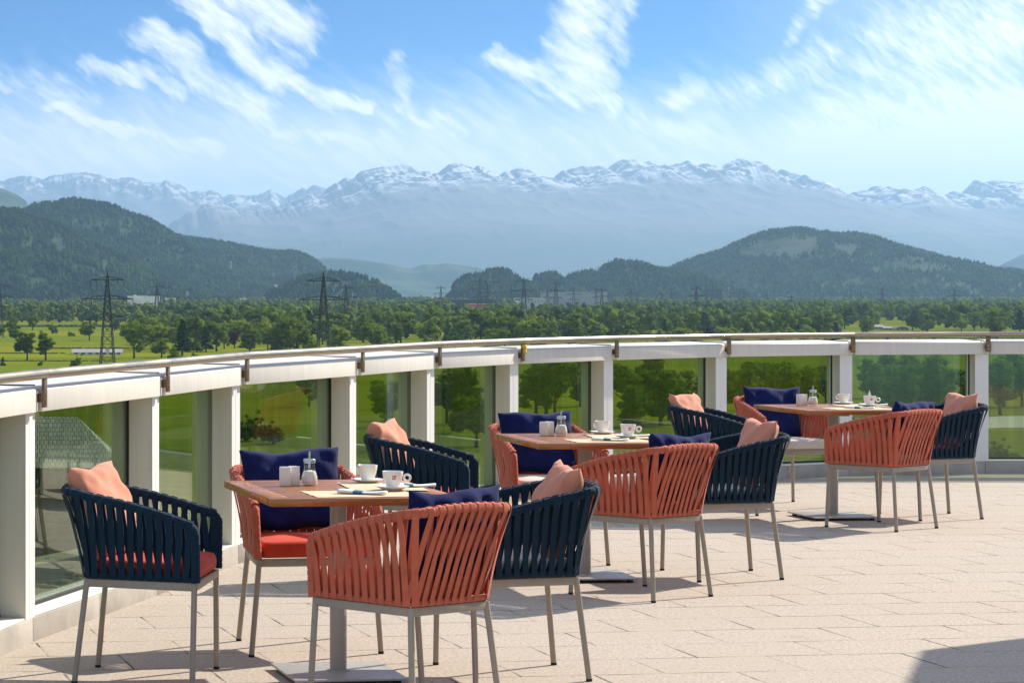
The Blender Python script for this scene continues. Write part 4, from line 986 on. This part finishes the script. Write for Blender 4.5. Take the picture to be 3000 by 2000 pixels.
# groves seen through the glass panels
GL = [(690, 1150, 70, 'round'), (905, 1190, 95, 'round'), (1130, 1250, 140, 'tall'), (1310, 1240, 170, 'round'), (1345, 1265, 200, 'tall'), (1395, 1310, 150, 'round'), (1600, 1215, 165, 'round'), (1570, 1225, 175, 'tall'), (1650, 1140, 60, 'round'), (1700, 1190, 115, 'round'), (1735, 1160, 75, 'tall'),
      (1850, 1250, 170, 'round'), (1840, 1265, 120, 'round'), (1935, 1245, 180, 'round'), (1960, 1230, 150, 'tall'), (2050, 1140, 55, 'conifer'), (2170, 1230, 150, 'round'), (2200, 1200, 130, 'tall'), (2245, 1250, 175, 'tall'), (2290, 1220, 160, 'round'), (2330, 1210, 140, 'round'), (2380, 1195, 115, 'round'),
      (2550, 1165, 100, 'round'), (2600, 1165, 120, 'tall'), (2640, 1240, 150, 'round'), (2690, 1200, 150, 'round'), (2745, 1190, 140, 'tall'), (2770, 1195, 120, 'round'), (2830, 1205, 90, 'round'), (2940, 1190, 140, 'round'), (2975, 1160, 110, 'tall'), (2915, 1150, 90, 'round'), (2995, 1190, 140, 'round'),
      (2630, 1300, 120, 'bush'), (2480, 1310, 130, 'bush'), (2900, 1360, 80, 'bush'), (2960, 1380, 90, 'bush'), (2420, 1290, 130, 'bush'), (720, 1290, 90, 'bush'), (800, 1300, 80, 'bush'), (640, 1085, 40, 'round'), (1150, 1320, 110, 'bush'), (560, 1100, 70, 'tall'), (500, 1085, 60, 'round')]
seg_of = lambda px: sum(px > q for q in [104 / .784, 387 / .784, 568 / .784, 833 / .784, 1010 / .784, 1201 / .784, 1417 / .784, 1673 / .784, 1960 / .784, 2268 / .784])
PW = ['left edge', 'first', 'second', 'third', 'fourth', 'fifth', 'sixth', 'seventh', 'eighth', 'ninth', 'tenth']
cnt = {}
GL = [(p_, y_, h_ * 1.12, k_) for p_, y_, h_, k_ in GL] + [(1385, 1215, 120, 'tall'), (1900, 1215, 150, 'tall'), (2010, 1240, 150, 'round'), (2215, 1235, 190, 'tall'), (2265, 1215, 170, 'round'), (2310, 1255, 190, 'tall'), (2360, 1225, 150, 'tall'), (2420, 1205, 130, 'round'), (2575, 1195, 130, 'round'), (2615, 1215, 150, 'tall'), (2665, 1225, 180, 'tall'), (2725, 1225, 180, 'round'), (2930, 1215, 170, 'tall'), (1625, 1230, 190, 'round'), (1150, 1230, 130, 'round'), (1105, 1200, 90, 'tall'), (930, 1180, 80, 'tall')]
for px, yb, h, k in GL:
    s = seg_of(px); j = cnt.get(s, 0); cnt[s] = j + 1
    w = {'round': 'round crowned tree', 'tall': 'slender tree', 'bush': 'low spreading shrub', 'conifer': 'small conifer'}[k]
    pos = 'left part' if j == 0 else ('middle', 'right part', 'middle', 'left part', 'right part')[min(j - 1, 4)]
    plant(k, px, yb, h, f'{w} seen through the {PW[s]} glass panel, {pos}', 'trees seen through the glass')
# belt of woodland beyond the fields: nearest trees one by one, the rest as one mass
def belt_ok(px, yb):
    """keep the open fields open"""
    if px < 390 and yb > 946: return False
    if 520 < px < 600 and 948 < yb < 982: return False
    if 1180 < px < 1232 and yb > 952: return False
    if px > 2450 and yb > 974: return False
    if 2560 < px < 2670 and yb > 945: return False
    return clear(px, yb)
def clear(px, yb):
    return not ((1515 < px < 1790 and 893 < yb < 934) or (1322 < px < 1462 and 898 < yb < 934) or (368 < px < 474 and 886 < yb < 925) or (1855 < px < 1892 and 905 < yb < 940))
third = lambda px: 'left' if px < 1000 else ('middle' if px < 2000 else 'right')
belt = []
for k in range(56):
    belt.append((random.uniform(986, 1046), random.uniform(395, 1175) if random.random() < .75 else random.uniform(1240, 1900)))
for k in range(16): belt.append((random.uniform(1000, 1016), random.uniform(1900, 2440)))
while len(belt) < 320:
    yb = 935 + 75 * random.random() ** 1.3; px = random.uniform(-40, 3040)
    if belt_ok(px, yb): belt.append((yb, px))
belt.sort(reverse=True)
lim = 300 - ntree
for yb, px in belt[:lim]:
    D = dist_on_plain(yb); H = random.uniform(11.5, 19.5); k = random.choices(['round', 'tall', 'bright', 'conifer', 'bush', 'willow'], [5, 2, 2.4, .8, 1.4, 1.5])[0]
    w = {'round': 'round dark green tree', 'tall': 'slender green tree', 'bright': 'light green tree', 'conifer': 'dark conifer', 'bush': 'low broad bush', 'willow': 'grey green willow'}[k]
    if yb > 998 and px > 1850: k = 'bright'; w = 'light green tree'; H *= .55
    if k == 'bush': H *= .6
    depth = 'foreground' if yb > 985 else ('front' if yb > 955 else 'back')
    plant(k, px, yb, H * F / D, f'{w} in the {depth} of the woodland belt, {third(px)} third', 'trees of the woodland belt', 1.05)
# ---- low hedges and reed lines across the fields
for x0, x1, yb, h, lab in ((0, 392, 957, 7, 'long low hedge along the back of the left yellow field'), (90, 400, 1021, 4, 'low hedge line beside the long white barn'), (0, 190, 1035, 3.5, 'thin reed line under the bare-trunked field tree'), (0, 330, 1057, 3.5, 'reed line across the front of the left field'),
                           (515, 610, 986, 7, 'short hedge in the gap field behind the conifer'), (2480, 3060, 991, 4, 'low hedge line in the field below the right railing'), (1170, 1240, 969, 6, 'short hedge across the open field strip, centre')):
    V = []; Ff = []; D = dist_on_plain(yb); nl = int((x1 - x0) / 2.2); H = h * D / F; rr_ = np.random.default_rng(int(x1))
    for k in range(nl):
        c = np.array([wx(x0 + (x1 - x0) * (k + rr_.random()) / nl, D), D + rr_.normal() * 1.2, PLAIN + H * .35]); sz = H * rr_.uniform(.35, .95) * np.array([1.5, 1.2, 1.0])
        if rr_.random() < .12: continue
        V.append(c + ICO1[0] * sz * rr_.uniform(.6, 1.25, (len(ICO1[0]), 1))); Ff.append(ICO1[1] + sum(len(v) for v in V[:-1]))
    o = np_mesh('hedge', np.concatenate(V), np.concatenate(Ff), M['leaf']); tag(o, lab, 'hedge', 'hedges in the fields')
# ---- far woodland mass
far = []
def add_far(n, y0, y1, pw, test=None):
    c = 0
    while c < n:
        yb = y0 + (y1 - y0) * random.random() ** pw; px = random.uniform(-120, 3120)
        if test and not test(px, yb): continue
        D = dist_on_plain(yb); far.append((wx(px, D), D, PLAIN, random.uniform(10, 19), random.random())); c += 1
add_far(620, 938, 1000, 1.25, belt_ok)
add_far(1500, 912, 950, 1.0, lambda px, yb: belt_ok(px, yb))
add_far(2800, 884, 925, 1.2, clear); add_far(1800, 884, 903, 1.0, clear)
far = np.array(far); n = len(far); kind = far[:, 4] < .22; con = far[:, 4] > .93
cc = 11; r2 = np.random.default_rng(3)
th = r2.random((n, cc)) * 2 * PI; zc = np.linspace(.2, .84, cc)[None] + r2.uniform(-.06, .06, (n, cc)); rad = np.sqrt(np.clip(1 - ((zc - .48) / .56) ** 2, .05, 1)) * np.where(kind, .14, .34)[:, None] * r2.random((n, cc)) ** .4
rad = np.where(con[:, None], .03, rad); cr = np.where(kind, .11, .155)[:, None] * r2.uniform(.75, 1.2, (n, cc)); cr = np.where(con[:, None], .24 * (1.02 - zc), cr)
cen = np.stack([np.cos(th) * rad, np.sin(th) * rad, zc], -1); iv, jf = ICO1; k = len(iv)
V = cen[:, :, None, :] + iv[None, None] * cr[:, :, None, None] * r2.uniform(.55, 1.3, (n, cc, k, 1))
V = V * far[:, 3][:, None, None, None] + far[:, None, None, :3]
FW = (jf[None] + (np.arange(n * cc) * k)[:, None, None]).reshape(-1, 3)
o = np_mesh('woodland', V.reshape(-1, 3), FW, M['wood_mass']); tag(o, 'far woodland covering the valley floor to the hills', 'woodland', kind='stuff')

# ---- pylons
def make_pylon():
    root = empty('power_pylon'); H = 35.0
    def hw(z): return 2.6 - 1.75 * (z / 26) if z < 26 else .85 * (H - z) / (H - 26) + .03
    m = MB(); lv = [0, 5, 9.5, 13, 16, 18.8, 21.3, 23.4, 25.2, 27, 28.8, 30.4, 31.8, 33, 34.2]
    for sx, sy in ((-1, -1), (1, -1), (1, 1), (-1, 1)):
        for a, b in zip(lv, lv[1:] + [H]): m.bar((sx * hw(a), sy * hw(a), a), (sx * hw(b), sy * hw(b), b), .24)
    for a, b in zip(lv, lv[1:]):
        for (p, q) in (((-1, -1), (1, -1)), ((1, -1), (1, 1)), ((1, 1), (-1, 1)), ((-1, 1), (-1, -1))):
            m.bar((p[0] * hw(a), p[1] * hw(a), a), (q[0] * hw(b), q[1] * hw(b), b), .13); m.bar((q[0] * hw(a), q[1] * hw(a), a), (p[0] * hw(b), p[1] * hw(b), b), .13)
            m.bar((p[0] * hw(b), p[1] * hw(b), b), (q[0] * hw(b), q[1] * hw(b), b), .11)
    m.build('tower', M['pylon'], root)
    for z, L in ((31.8, 5.9), (25.2, 9.0), (18.8, 6.3)):
        m = MB()
        for sx in (-1, 1):
            tip = (sx * L, 0, z + .05)
            for sy in (-1, 1):
                m.bar((sx * hw(z), sy * hw(z), z), tip, .30); m.bar((sx * hw(z + 1.3), sy * hw(z + 1.3), z + 1.3), tip, .24)
            for k in range(1, 5):
                t = k / 5; x = sx * (hw(z) + (L - hw(z)) * t); m.bar((x, 0, z), (x - sx * .5, 0, z + 1.3 * (1 - t)), .1)
        for sx in (-1, 1):
            for t in (1.0, .62): m.tube([(sx * L * t, 0, z - .1), (sx * L * t, 0, z - 2.3)], .10, 5)
        m.build('cross_arm', M['pylon'], root)
    return root
pyl = make_pylon()
PY = [(A5([(705, 880)])[0], 872, .12, 'nearest dark lattice pylon standing in the left field'), (A5([(2123, 886)])[0], 872, .12, 'second near lattice pylon, left of centre behind the railing'),
      (A5([(1030, 960)])[0], 1900, .2, 'smaller lattice pylon in front of the white factory'), (A5([(-4, 945)])[0], 1500, .2, 'lattice pylon cut by the left photo edge'), (A6([(243, 920)])[0], 1750, .2, 'lattice pylon just right of the centre near pylon')]
PYF = [(A6(q)[0], D) for q, D in (([(1080, 882)], 2500), ([(1130, 915)], 2600), ([(1213, 928)], 3600), ([(1277, 915)], 3300), ([(1357, 878)], 2000), ([(1505, 930)], 3600), ([(1558, 900)], 2600), ([(1670, 937)], 3000), ([(1810, 940)], 3900), ([(1845, 940)], 2300), ([(2028, 937)], 3200), ([(2280, 940)], 3800), ([(837, 930)], 3000), ([(1822, 808)], 5650), ([(950, 948)], 4500), ([(1048, 946)], 4300))] + \
      [(A7(q)[0], D) for q, D in (([(300, 932)], 2200), ([(362, 915)], 3600), ([(402, 915)], 3800), ([(427, 928)], 4200), ([(455, 945)], 3300), ([(572, 940)], 3900), ([(598, 942)], 3500), ([(785, 932)], 4800), ([(940, 945)], 4600), ([(1072, 935)], 4500), ([(1150, 940)], 4700), ([(1240, 945)], 4600), ([(1270, 925)], 4200), ([(1330, 945)], 4000), ([(1463, 942)], 3000), ([(1650, 930)], 4000), ([(1915, 945)], 2600), ([(2128, 950)], 4400), ([(140, 945)], 4000), ([(893, 990)], 2600), ([(80, 975)], 2900), ([(720, 950)], 4600))]
for k, ((px, py), D, rz, lab) in enumerate(PY):
    o = pyl if k == 0 else copy_tree(pyl); H = wz(py, D) - PLAIN; s = H / 35
    o.location = (wx(px, D), D, PLAIN); o.scale = (s, s, s); o.rotation_euler = (0, 0, rz); tag(o, lab, 'pylon', 'power pylons in the valley')
for (px, py), D in PYF:
    o = copy_tree(pyl); g = PLAIN if D != 5650 else 36.0; H = wz(py, D) - g; s = H / 35
    o.location = (wx(px, D), D, g); o.scale = (s, s, s); o.rotation_euler = (0, 0, random.uniform(-.5, .5))
    tag(o, f'distant grey lattice pylon above the woodland, {third(px)} third' if D < 6000 else 'tiny lattice pylon on the low central hill', 'pylon', 'power pylons in the valley')
# cables between the near pylons
def cable(p, q, sag, r, lab):
    m = MB(); pts = []
    for k in range(25):
        t = k / 24; c = Vector(p).lerp(Vector(q), t); c.z -= sag * 4 * t * (1 - t); pts.append(c)
    m.tube(pts, r, 4, caps=False); return m.build('power_line', M['cable'])
def tip(k, arm, side):
    (px, py), D, rz, _ = PY[k]; H = wz(py, D) - PLAIN; s = H / 35; z, L = ((31.8, 5.6), (25.2, 8.5), (18.8, 6.0))[arm]
    return (wx(px, D) + side * L * s * math.cos(rz), D + side * L * s * math.sin(rz), PLAIN + (z - 2.3) * s)
for arm in (0, 1, 2):
    for sd_ in (-1, 1):
        for a_, b_ in ((0, 2), (1, 4)):
            o = cable(tip(a_, arm, sd_), tip(b_, arm, sd_), 9, .032, '')
            tag(o, f"power line from the {'upper' if arm == 0 else 'middle' if arm == 1 else 'lower'} {'left' if sd_ < 0 else 'right'} arm of the {'left' if a_ == 0 else 'centre'} near pylon", 'cable', 'power lines between the pylons')

# ---- buildings in the valley
def bmat(name, c): return m_plain(name, c, .8, .06, .4)
BM = {k: bmat('building ' + k, c) for k, c in dict(white=(.72, .71, .68), grey=(.29, .285, .30), pale=(.42, .40, .37), dark=(.05, .055, .06), brown=(.11, .075, .05), pink=(.52, .36, .28), rooftile=(.17, .10, .075), greyroof=(.27, .255, .24), win=(.03, .035, .04), red=(.40, .06, .05), stone=(.40, .36, .30)).items()}
def building(name, px0, px1, ytop, D, depth, wall, roof, rooftype, label, nwin=0, wrows=1, base=PLAIN, cat='building', roof_h=None, group=None):
    x0, x1 = wx(px0, D), wx(px1, D); zt = wz(ytop, D); H = zt - base; W = x1 - x0
    o = empty(name, ((x0 + x1) / 2, D, base)); rh = roof_h if roof_h is not None else (min(H * .4, W * .25) if rooftype != 'flat' else .6); hw_ = H - rh; w2 = W / 2
    m = MB(); m.box(-w2, w2, 0, depth, -1, hw_); m.build('wall', BM[wall], o)
    m = MB()
    if rooftype == 'flat': m.box(-w2 - .3, w2 + .3, -.3, depth + .3, hw_ + .002, H)
    elif rooftype == 'gable':   # ridge along x
        e = .5; P = [(-w2 - e, -e, hw_), (w2 + e, -e, hw_), (w2 + e, depth + e, hw_), (-w2 - e, depth + e, hw_), (-w2 - e, depth / 2, H), (w2 + e, depth / 2, H)]
        m.add(P, [(0, 1, 5, 4), (2, 3, 4, 5), (1, 2, 5), (3, 0, 4), (3, 2, 1, 0)])
    elif rooftype == 'front':   # gable to the viewer
        e = .5; P = [(-w2 - e, -e, hw_), (w2 + e, -e, hw_), (w2 + e, depth + e, hw_), (-w2 - e, depth + e, hw_), (0, -e, H), (0, depth + e, H)]
        m.add(P, [(0, 1, 4), (2, 3, 5), (1, 2, 5, 4), (3, 0, 4, 5), (3, 2, 1, 0)])
    elif rooftype == 'hip':
        e = .6; P = [(-w2 - e, -e, hw_), (w2 + e, -e, hw_), (w2 + e, depth + e, hw_), (-w2 - e, depth + e, hw_), (-w2 * .6, depth / 2, H), (w2 - depth * .25, depth / 2, H)]
        m.add(P, [(0, 1, 5, 4), (2, 3, 4, 5), (1, 2, 5), (3, 0, 4), (3, 2, 1, 0)])
    elif rooftype == 'spire':
        m.add([(-w2 * 1.15, -w2 * .15, hw_), (w2 * 1.15, -w2 * .15, hw_), (w2 * 1.15, depth + w2 * .15, hw_), (-w2 * 1.15, depth + w2 * .15, hw_), (0, depth / 2, H)], [(0, 1, 4), (1, 2, 4), (2, 3, 4), (3, 0, 4), (3, 2, 1, 0)])
    m.build('roof', BM[roof] if isinstance(roof, str) else roof, o)
    for r_ in range(wrows):
        for k in range(nwin):
            c = -w2 + W * (k + .5) / nwin; z0 = hw_ * (r_ + .3) / wrows; wd = min(1.6, W / nwin * .5)
            m = MB(); m.box(c - wd / 2, c + wd / 2, -.06, .05, z0, z0 + min(1.7, hw_ / wrows * .5)); m.build('window', BM['win'], o)
    tag(o, label, cat, group); return o
def m_tiles():
    t = NT('grey roof tiles'); p = t.geo(); v = t.scale(p, (1, 1, 1))
    sx = t.n('ShaderNodeSeparateXYZ', {0: p}); n = t.noise(p, 2.2, 4, .7)
    row = t.n('ShaderNodeTexBrick', {'Vector': t.n('ShaderNodeCombineXYZ', {0: sx.outputs[0], 1: t.math('MULTIPLY', sx.outputs[2], 2.0), 2: 0.0}), 'Scale': 1.0, 'Color1': (.36, .35, .33), 'Color2': (.50, .48, .45), 'Mortar': (.10, .10, .10), 'Mortar Size': .035, 'Brick Width': .42, 'Row Height': .75}).outputs[0]
    return t.out(t.pbr(t.mix(t.mr(n, .4, .7, 0, .5), row, (.22, .22, .22)), .7, 0, .3))
building('house', -260, 345, 1232, 235, 15, 'brown', m_tiles(), 'hip', 'house with grey tiled hip roof seen through the first glass panel', 6, 3, roof_h=4.4)
building('barn', 213, 357, 1022, 1100, 14, 'white', 'greyroof', 'gable', 'long low white barn with grey roof in the left field', 7, 1, roof_h=1.4)
building('hut', 840, 882, 1027, 1130, 8, 'grey', 'greyroof', 'front', 'small grey gabled hut under the railing left of the centre pylon', 1)
building('house', 548, 578, 1000, 1480, 9, 'brown', 'rooftile', 'gable', 'dark brown farmhouse left of the pointed conifer', 3); building('house', 608, 640, 992, 1560, 9, 'brown', 'greyroof', 'front', 'dark house right of the pointed conifer', 2)
building('house', 735, 765, 994, 1500, 9, 'grey', 'greyroof', 'gable', 'grey house right of the copper beech', 3); building('house', 345, 365, 968, 1900, 9, 'pink', 'rooftile', 'gable', 'small reddish house behind the left field', 2)
building('factory', 375, 468, 866, 4300, 40, 'white', 'white', 'flat', 'large white factory with flat roof behind the smaller pylon', 9); building('factory', 392, 400, 862, 4290, 8, 'white', 'white', 'flat', 'white rooftop block on the left end of the white factory')
for a, b, yt, D, lab in ((18, 52, 865, 4700, 'white low hall at the far left'), (56, 92, 866, 4800, 'white hall second from the left edge'), (152, 190, 867, 4800, 'white flat hall left of the near left pylon'), (205, 235, 869, 4500, 'pale flat hall behind the near left pylon'), (0, 14, 868, 4600, 'pale hall cut by the left photo edge'), (485, 515, 872, 4200, 'low white hall right of the factory')):
    building('warehouse', a, b, yt, D, 30, 'white', 'pale', 'flat', lab, 6)
building('factory', 1328, 1457, 877, 3050, 50, 'dark', 'dark', 'flat', 'dark blue factory hall in the middle of the woodland', 10); building('warehouse', 1378, 1448, 889, 2900, 20, 'red', 'pale', 'flat', 'low red hall in front of the dark factory', 5)
building('factory', 1611, 1779, 855, 4100, 80, 'grey', 'pale', 'flat', 'big windowless grey hall right of centre'); building('factory', 1522, 1604, 872, 3900, 50, 'pale', 'grey', 'flat', 'lower pale hall joined left of the big grey hall', 8, 2)
building('warehouse', 1862, 1887, 893, 2800, 20, 'white', 'pale', 'flat', 'small white hall in the trees right of the grey hall', 4); building('warehouse', 1500, 1520, 878, 3700, 20, 'white', 'greyroof', 'flat', 'small white block left of the pale hall', 3)
building('house', 2562, 2590, 951, 1830, 10, 'pale', 'greyroof', 'gable', 'grey roofed farm house above the railing, right', 3); building('house', 2590, 2616, 956, 1815, 9, 'grey', 'greyroof', 'gable', 'low grey annex of the farm house', 2); building('house', 2625, 2663, 956, 1800, 10, 'pink', 'rooftile', 'front', 'pinkish farm house with red roof above the railing, right', 3)
building('shed', 2508, 2547, 982, 1520, 8, 'white', 'greyroof', 'flat', 'small white shed under the railing, right', 3)
for a, yt, D in ((2630, 891, 2900), (2710, 893, 2800), (1310, 880, 3800), (2320, 893, 2700), (780, 880, 3900), (835, 876, 4300), (700, 872, 4600), (1990, 896, 2500)):
    building('warehouse', a, a + random.uniform(14, 30), yt, D, 14, 'white', 'greyroof', 'flat', f'pale roofed hall half hidden in the woodland at {int(a/30)} percent from the left', 3, group='halls among the far trees')
random.seed(55)
for k in range(16):
    D = 6150 - k * 18; px = random.uniform(775, 905); yt = random.uniform(826, 856)
    building('house', px, px + random.uniform(6, 13), yt, D, 9, random.choice(['pale', 'white', 'pink']), random.choice(['rooftile', 'greyroof']), random.choice(['gable', 'front']), 'pale village house at the foot of the left hill', 2, base=wz(yt, D) - 11, group='village houses at the hill foot')
building('church_tower', 860, 866.5, 798, 6050, 8, 'white', 'greyroof', 'spire', 'white church tower with spire above the hill village', 1, 2, base=-4, roof_h=18); building('church_tower', 546, 553, 841, 4500, 8, 'pale', 'dark', 'spire', 'pale church tower right of the white factory', 1, 2, roof_h=7)
building('castle_ruin', 674, 680, 764, 6480, 10, 'stone', 'stone', 'flat', 'small stone tower ruin on the slope of the left hill', 1, 2, base=wz(792, 6480))
# pale road behind the rightmost panels
m = MB(); prev = None
for k in range(15):
    px = 2780 + k * 30; yb = 1262 - 10 * math.sin(k / 14 * PI); D = dist_on_plain(yb); D2 = dist_on_plain(yb - 34); m.v += [(wx(px, D), D, PLAIN + .05), (wx(px, D2), D2, PLAIN + .05)]
    if k: n_ = len(m.v); m.f.append((n_ - 4, n_ - 2, n_ - 1, n_ - 3)); m.m.append(0)
tag(m.build('road', bmat('pale asphalt', (.33, .32, .31))), kind='structure')
# ---- air
hz = bpy.data.materials.new('valley haze'); hz.use_nodes = True; t = NT.__new__(NT); t.t = hz.node_tree; t.t.nodes.clear()
v = t.n('ShaderNodeVolumePrincipled', {'Color': (.42, .70, 1.0), 'Density': 4.4e-5, 'Anisotropy': .35}); oo = t.n('ShaderNodeOutputMaterial'); t.t.links.new(v.outputs[0], oo.inputs['Volume'])
m = MB(); m.box(-8000, 24000, -500, 41500, PLAIN - 1, 1760); o = m.build('haze', hz); tag(o, 'pale blue haze filling the valley air', 'haze', kind='stuff')
# ================================================================ CAMERA, LIGHT, WORLD
cam = bpy.data.cameras.new('camera'); co = bpy.data.objects.new('camera', cam); C.objects.link(co)
co.location = (0, 0, EYE); co.rotation_euler = (PI / 2, 0, 0)
cam.sensor_width = 36; cam.lens = F / 3000 * 36; cam.shift_x = (1500 - CX) / 3000; cam.shift_y = -(1000 - YH - .6) / 3000
cam.clip_start = .1; cam.clip_end = 120000
sc = bpy.context.scene; sc.camera = co
sun = bpy.data.lights.new('sun', 'SUN'); so = bpy.data.objects.new('sun', sun); C.objects.link(so)
sun.energy = 5.0; sun.angle = R(.5); sun.color = (1.0, .925, .80)
sd = Vector((SUN_AZ[0] * math.cos(SUN_EL), SUN_AZ[1] * math.cos(SUN_EL), math.sin(SUN_EL)))
so.rotation_euler = sd.to_track_quat('Z', 'Y').to_euler()
w = bpy.data.worlds.new('World'); sc.world = w; w.use_nodes = True
t = NT('w', w)
dr = t.n('ShaderNodeTexCoord').outputs['Generated']; sx = t.n('ShaderNodeSeparateXYZ', {0: dr})
hi = t.vmath('NORMALIZE', t.n('ShaderNodeCombineXYZ', {0: sx.outputs[0], 1: sx.outputs[1], 2: t.math('ADD', t.math('MULTIPLY', sx.outputs[2], 5.0), .10)}).outputs[0])
sky = t.n('ShaderNodeTexSky', {'Vector': hi}, sky_type='NISHITA', sun_disc=False, sun_elevation=SUN_EL, sun_rotation=math.atan2(SUN_AZ[0], SUN_AZ[1]), altitude=400, air_density=1.0, dust_density=.6, ozone_density=3.0)
base = t.mix(1.0, t.n('ShaderNodeHueSaturation', {'Saturation': 1.35, 'Value': 1.5, 'Color': sky}).outputs[0], (.08, .92, 1.06), 'MULTIPLY')
# cirrus: streaks in direction space (azimuth, elevation), so they stay where they are from any viewpoint
yy = t.math('MAXIMUM', sx.outputs[1], .05)
U = t.math('ADD', t.math('MULTIPLY', t.math('DIVIDE', sx.outputs[0], yy), F * .00784), CX * .00784)
V_ = t.math('SUBTRACT', YH * .00784, t.math('MULTIPLY', t.math('DIVIDE', sx.outputs[2], yy), F * .00784))
P0 = t.n('ShaderNodeCombineXYZ', {0: U, 1: V_, 2: 0.0}).outputs[0]
w1 = t.noise(P0, .55, 3, .5, col=True)
def along(v, sc, deg): return t.scale(t.scale(v, (1, 1, 1), (0, 0, R(deg))), sc)
w2 = t.noise(along(P0, (.8, 2.4, 1), -35), 1.1, 3, .55, col=True)
Pw = t.vmath('ADD', P0, t.vmath('ADD', t.vmath('SCALE', t.vmath('SUBTRACT', w1, (.5, .5, .5)), scale=1.1), t.vmath('SCALE', t.vmath('SUBTRACT', w2, (.5, .5, .5)), scale=.75)))
Pw = t.vmath('MULTIPLY', Pw, (1, 1, 0))
ST = [((4.2, -.4), (5.1, .75), .42, 1.0), ((5.1, .75), (6.4, 1.7), .36, 1.0), ((6.4, 1.7), (8.3, 2.5), .24, .9), ((5.0, -.3), (6.8, .75), .62, .85), ((3.4, .8), (4.5, 1.7), .40, .85), ((4.5, 1.7), (6.1, 2.4), .40, .75),
      ((2.1, 1.45), (4.2, 2.15), .26, .75), ((1.2, 2.5), (2.7, 3.0), .26, .75), ((2.7, 3.0), (4.9, 3.35), .24, .6), ((-.3, 1.8), (1.8, 2.1), .45, .5), ((6.3, 2.9), (8.4, 3.5), .22, .55), ((9.2, 1.5), (9.2, 2.3), .34, .65), ((9.2, 2.3), (10.7, 3.1), .24, .55),
      ((13.3, -.4), (13.4, 1.9), .62, .95), ((11.4, 1.5), (12.6, 1.95), .32, .95), ((12.6, 1.95), (13.9, 2.5), .36, .8), ((14.25, -.3), (14.2, 1.3), .36, .65), ((14.2, 2.6), (16.2, 3.2), .40, .45), ((15.5, 2.3), (17.0, 2.0), .40, .6), ((17.0, 2.0), (18.9, 1.4), .55, .55),
      ((18.9, -.2), (18.0, .9), .24, .5), ((20.6, 1.3), (23.8, .6), 1.3, .55), ((19.0, 2.6), (23.8, 2.3), 1.0, .5)]
acc = None
for a, b, wd, it in ST:
    dx, dy = b[0] - a[0], b[1] - a[1]; L2 = dx * dx + dy * dy
    pa = t.vmath('SUBTRACT', Pw, (a[0], a[1], 0))
    h = t.math('MULTIPLY', t.vmath('DOT_PRODUCT', pa, (dx, dy, 0)), 1 / L2, clamp=True)
    d = t.vmath('LENGTH', t.vmath('SUBTRACT', pa, t.vmath('SCALE', (dx, dy, 0), scale=h)))
    mk = t.mr(d, wd * 1.95, 0.0, 0.0, it)
    acc = mk if acc is None else t.math('MAXIMUM', acc, mk)
fib = t.noise(along(t.vmath('ADD', P0, t.vmath('SCALE', w1, scale=.45)), (.55, 2.8, 1), -34), 1.5, 7, .6)
fin = t.noise(along(t.vmath('ADD', P0, t.vmath('SCALE', w1, scale=.6)), (.9, 2.6, 1), -48), 2.1, 7, .63)
tex = t.math('ADD', t.math('MULTIPLY', fib, .6), t.math('MULTIPLY', fin, .4))
cl = t.mr(t.math('ADD', t.math('MULTIPLY', acc, .95), t.math('MULTIPLY', t.math('SUBTRACT', tex, .5), 2.0)), .02, 1.25)
cl = t.math('MULTIPLY', cl, t.mr(acc, 0.0, .45))
thin = t.math('MULTIPLY', t.mr(t.math('ADD', t.math('MULTIPLY', fib, .6), t.math('MULTIPLY', w1, .4)), .40, .74), t.mr(V_, .5, 2.8, .02, .42))
cl = t.math('MAXIMUM', cl, thin)
cl = t.math('ADD', cl, t.math('MULTIPLY', t.mr(U, 15.0, 23.0), t.math('ADD', .22, t.math('MULTIPLY', tex, .36))))
cl = t.math('ADD', cl, t.mr(V_, 1.3, 3.9, 0.0, .80))
front = t.math('GREATER_THAN', sx.outputs[1], .05)
veil = t.math('MULTIPLY', t.mr(sx.outputs[2], .13, .45, 0.0, .34), t.math('ADD', .55, t.math('MULTIPLY', t.noise(dr, 3.0, 4), .9)))  # unseen thin cloud above the view, added to whiten the ambient light
cl = t.math('MAXIMUM', t.math('MULTIPLY', cl, front), veil, clamp=True)
cl = t.math('MAXIMUM', cl, t.math('MULTIPLY', t.math('SUBTRACT', 1.0, front), .3), clamp=True)  # unseen white added behind the camera for the same neutral fill
base = t.mix(t.math('MULTIPLY', t.mr(V_, 2.6, 0.0), front), base, (.22, .80, .90), 'MULTIPLY')
col = t.mix(t.mr(cl, .02, .98, smooth=False), base, (11.8, 11.7, 11.5))
bg = t.n('ShaderNodeBackground', {'Color': col, 'Strength': .082})
o = t.n('ShaderNodeOutputWorld'); t.t.links.new(bg.outputs[0], o.inputs[0])
sc.view_settings.view_transform = 'Standard'; sc.view_settings.look = 'None'; sc.view_settings.exposure = 0.62; sc.view_settings.gamma = 1.0
sc.cycles.use_denoising = True; sc.cycles.max_bounces = 10; sc.cycles.transparent_max_bounces = 24; sc.cycles.volume_bounces = 0
sc.cycles.caustics_reflective = False; sc.cycles.caustics_refractive = False; sc.cycles.sample_clamp_indirect = 6
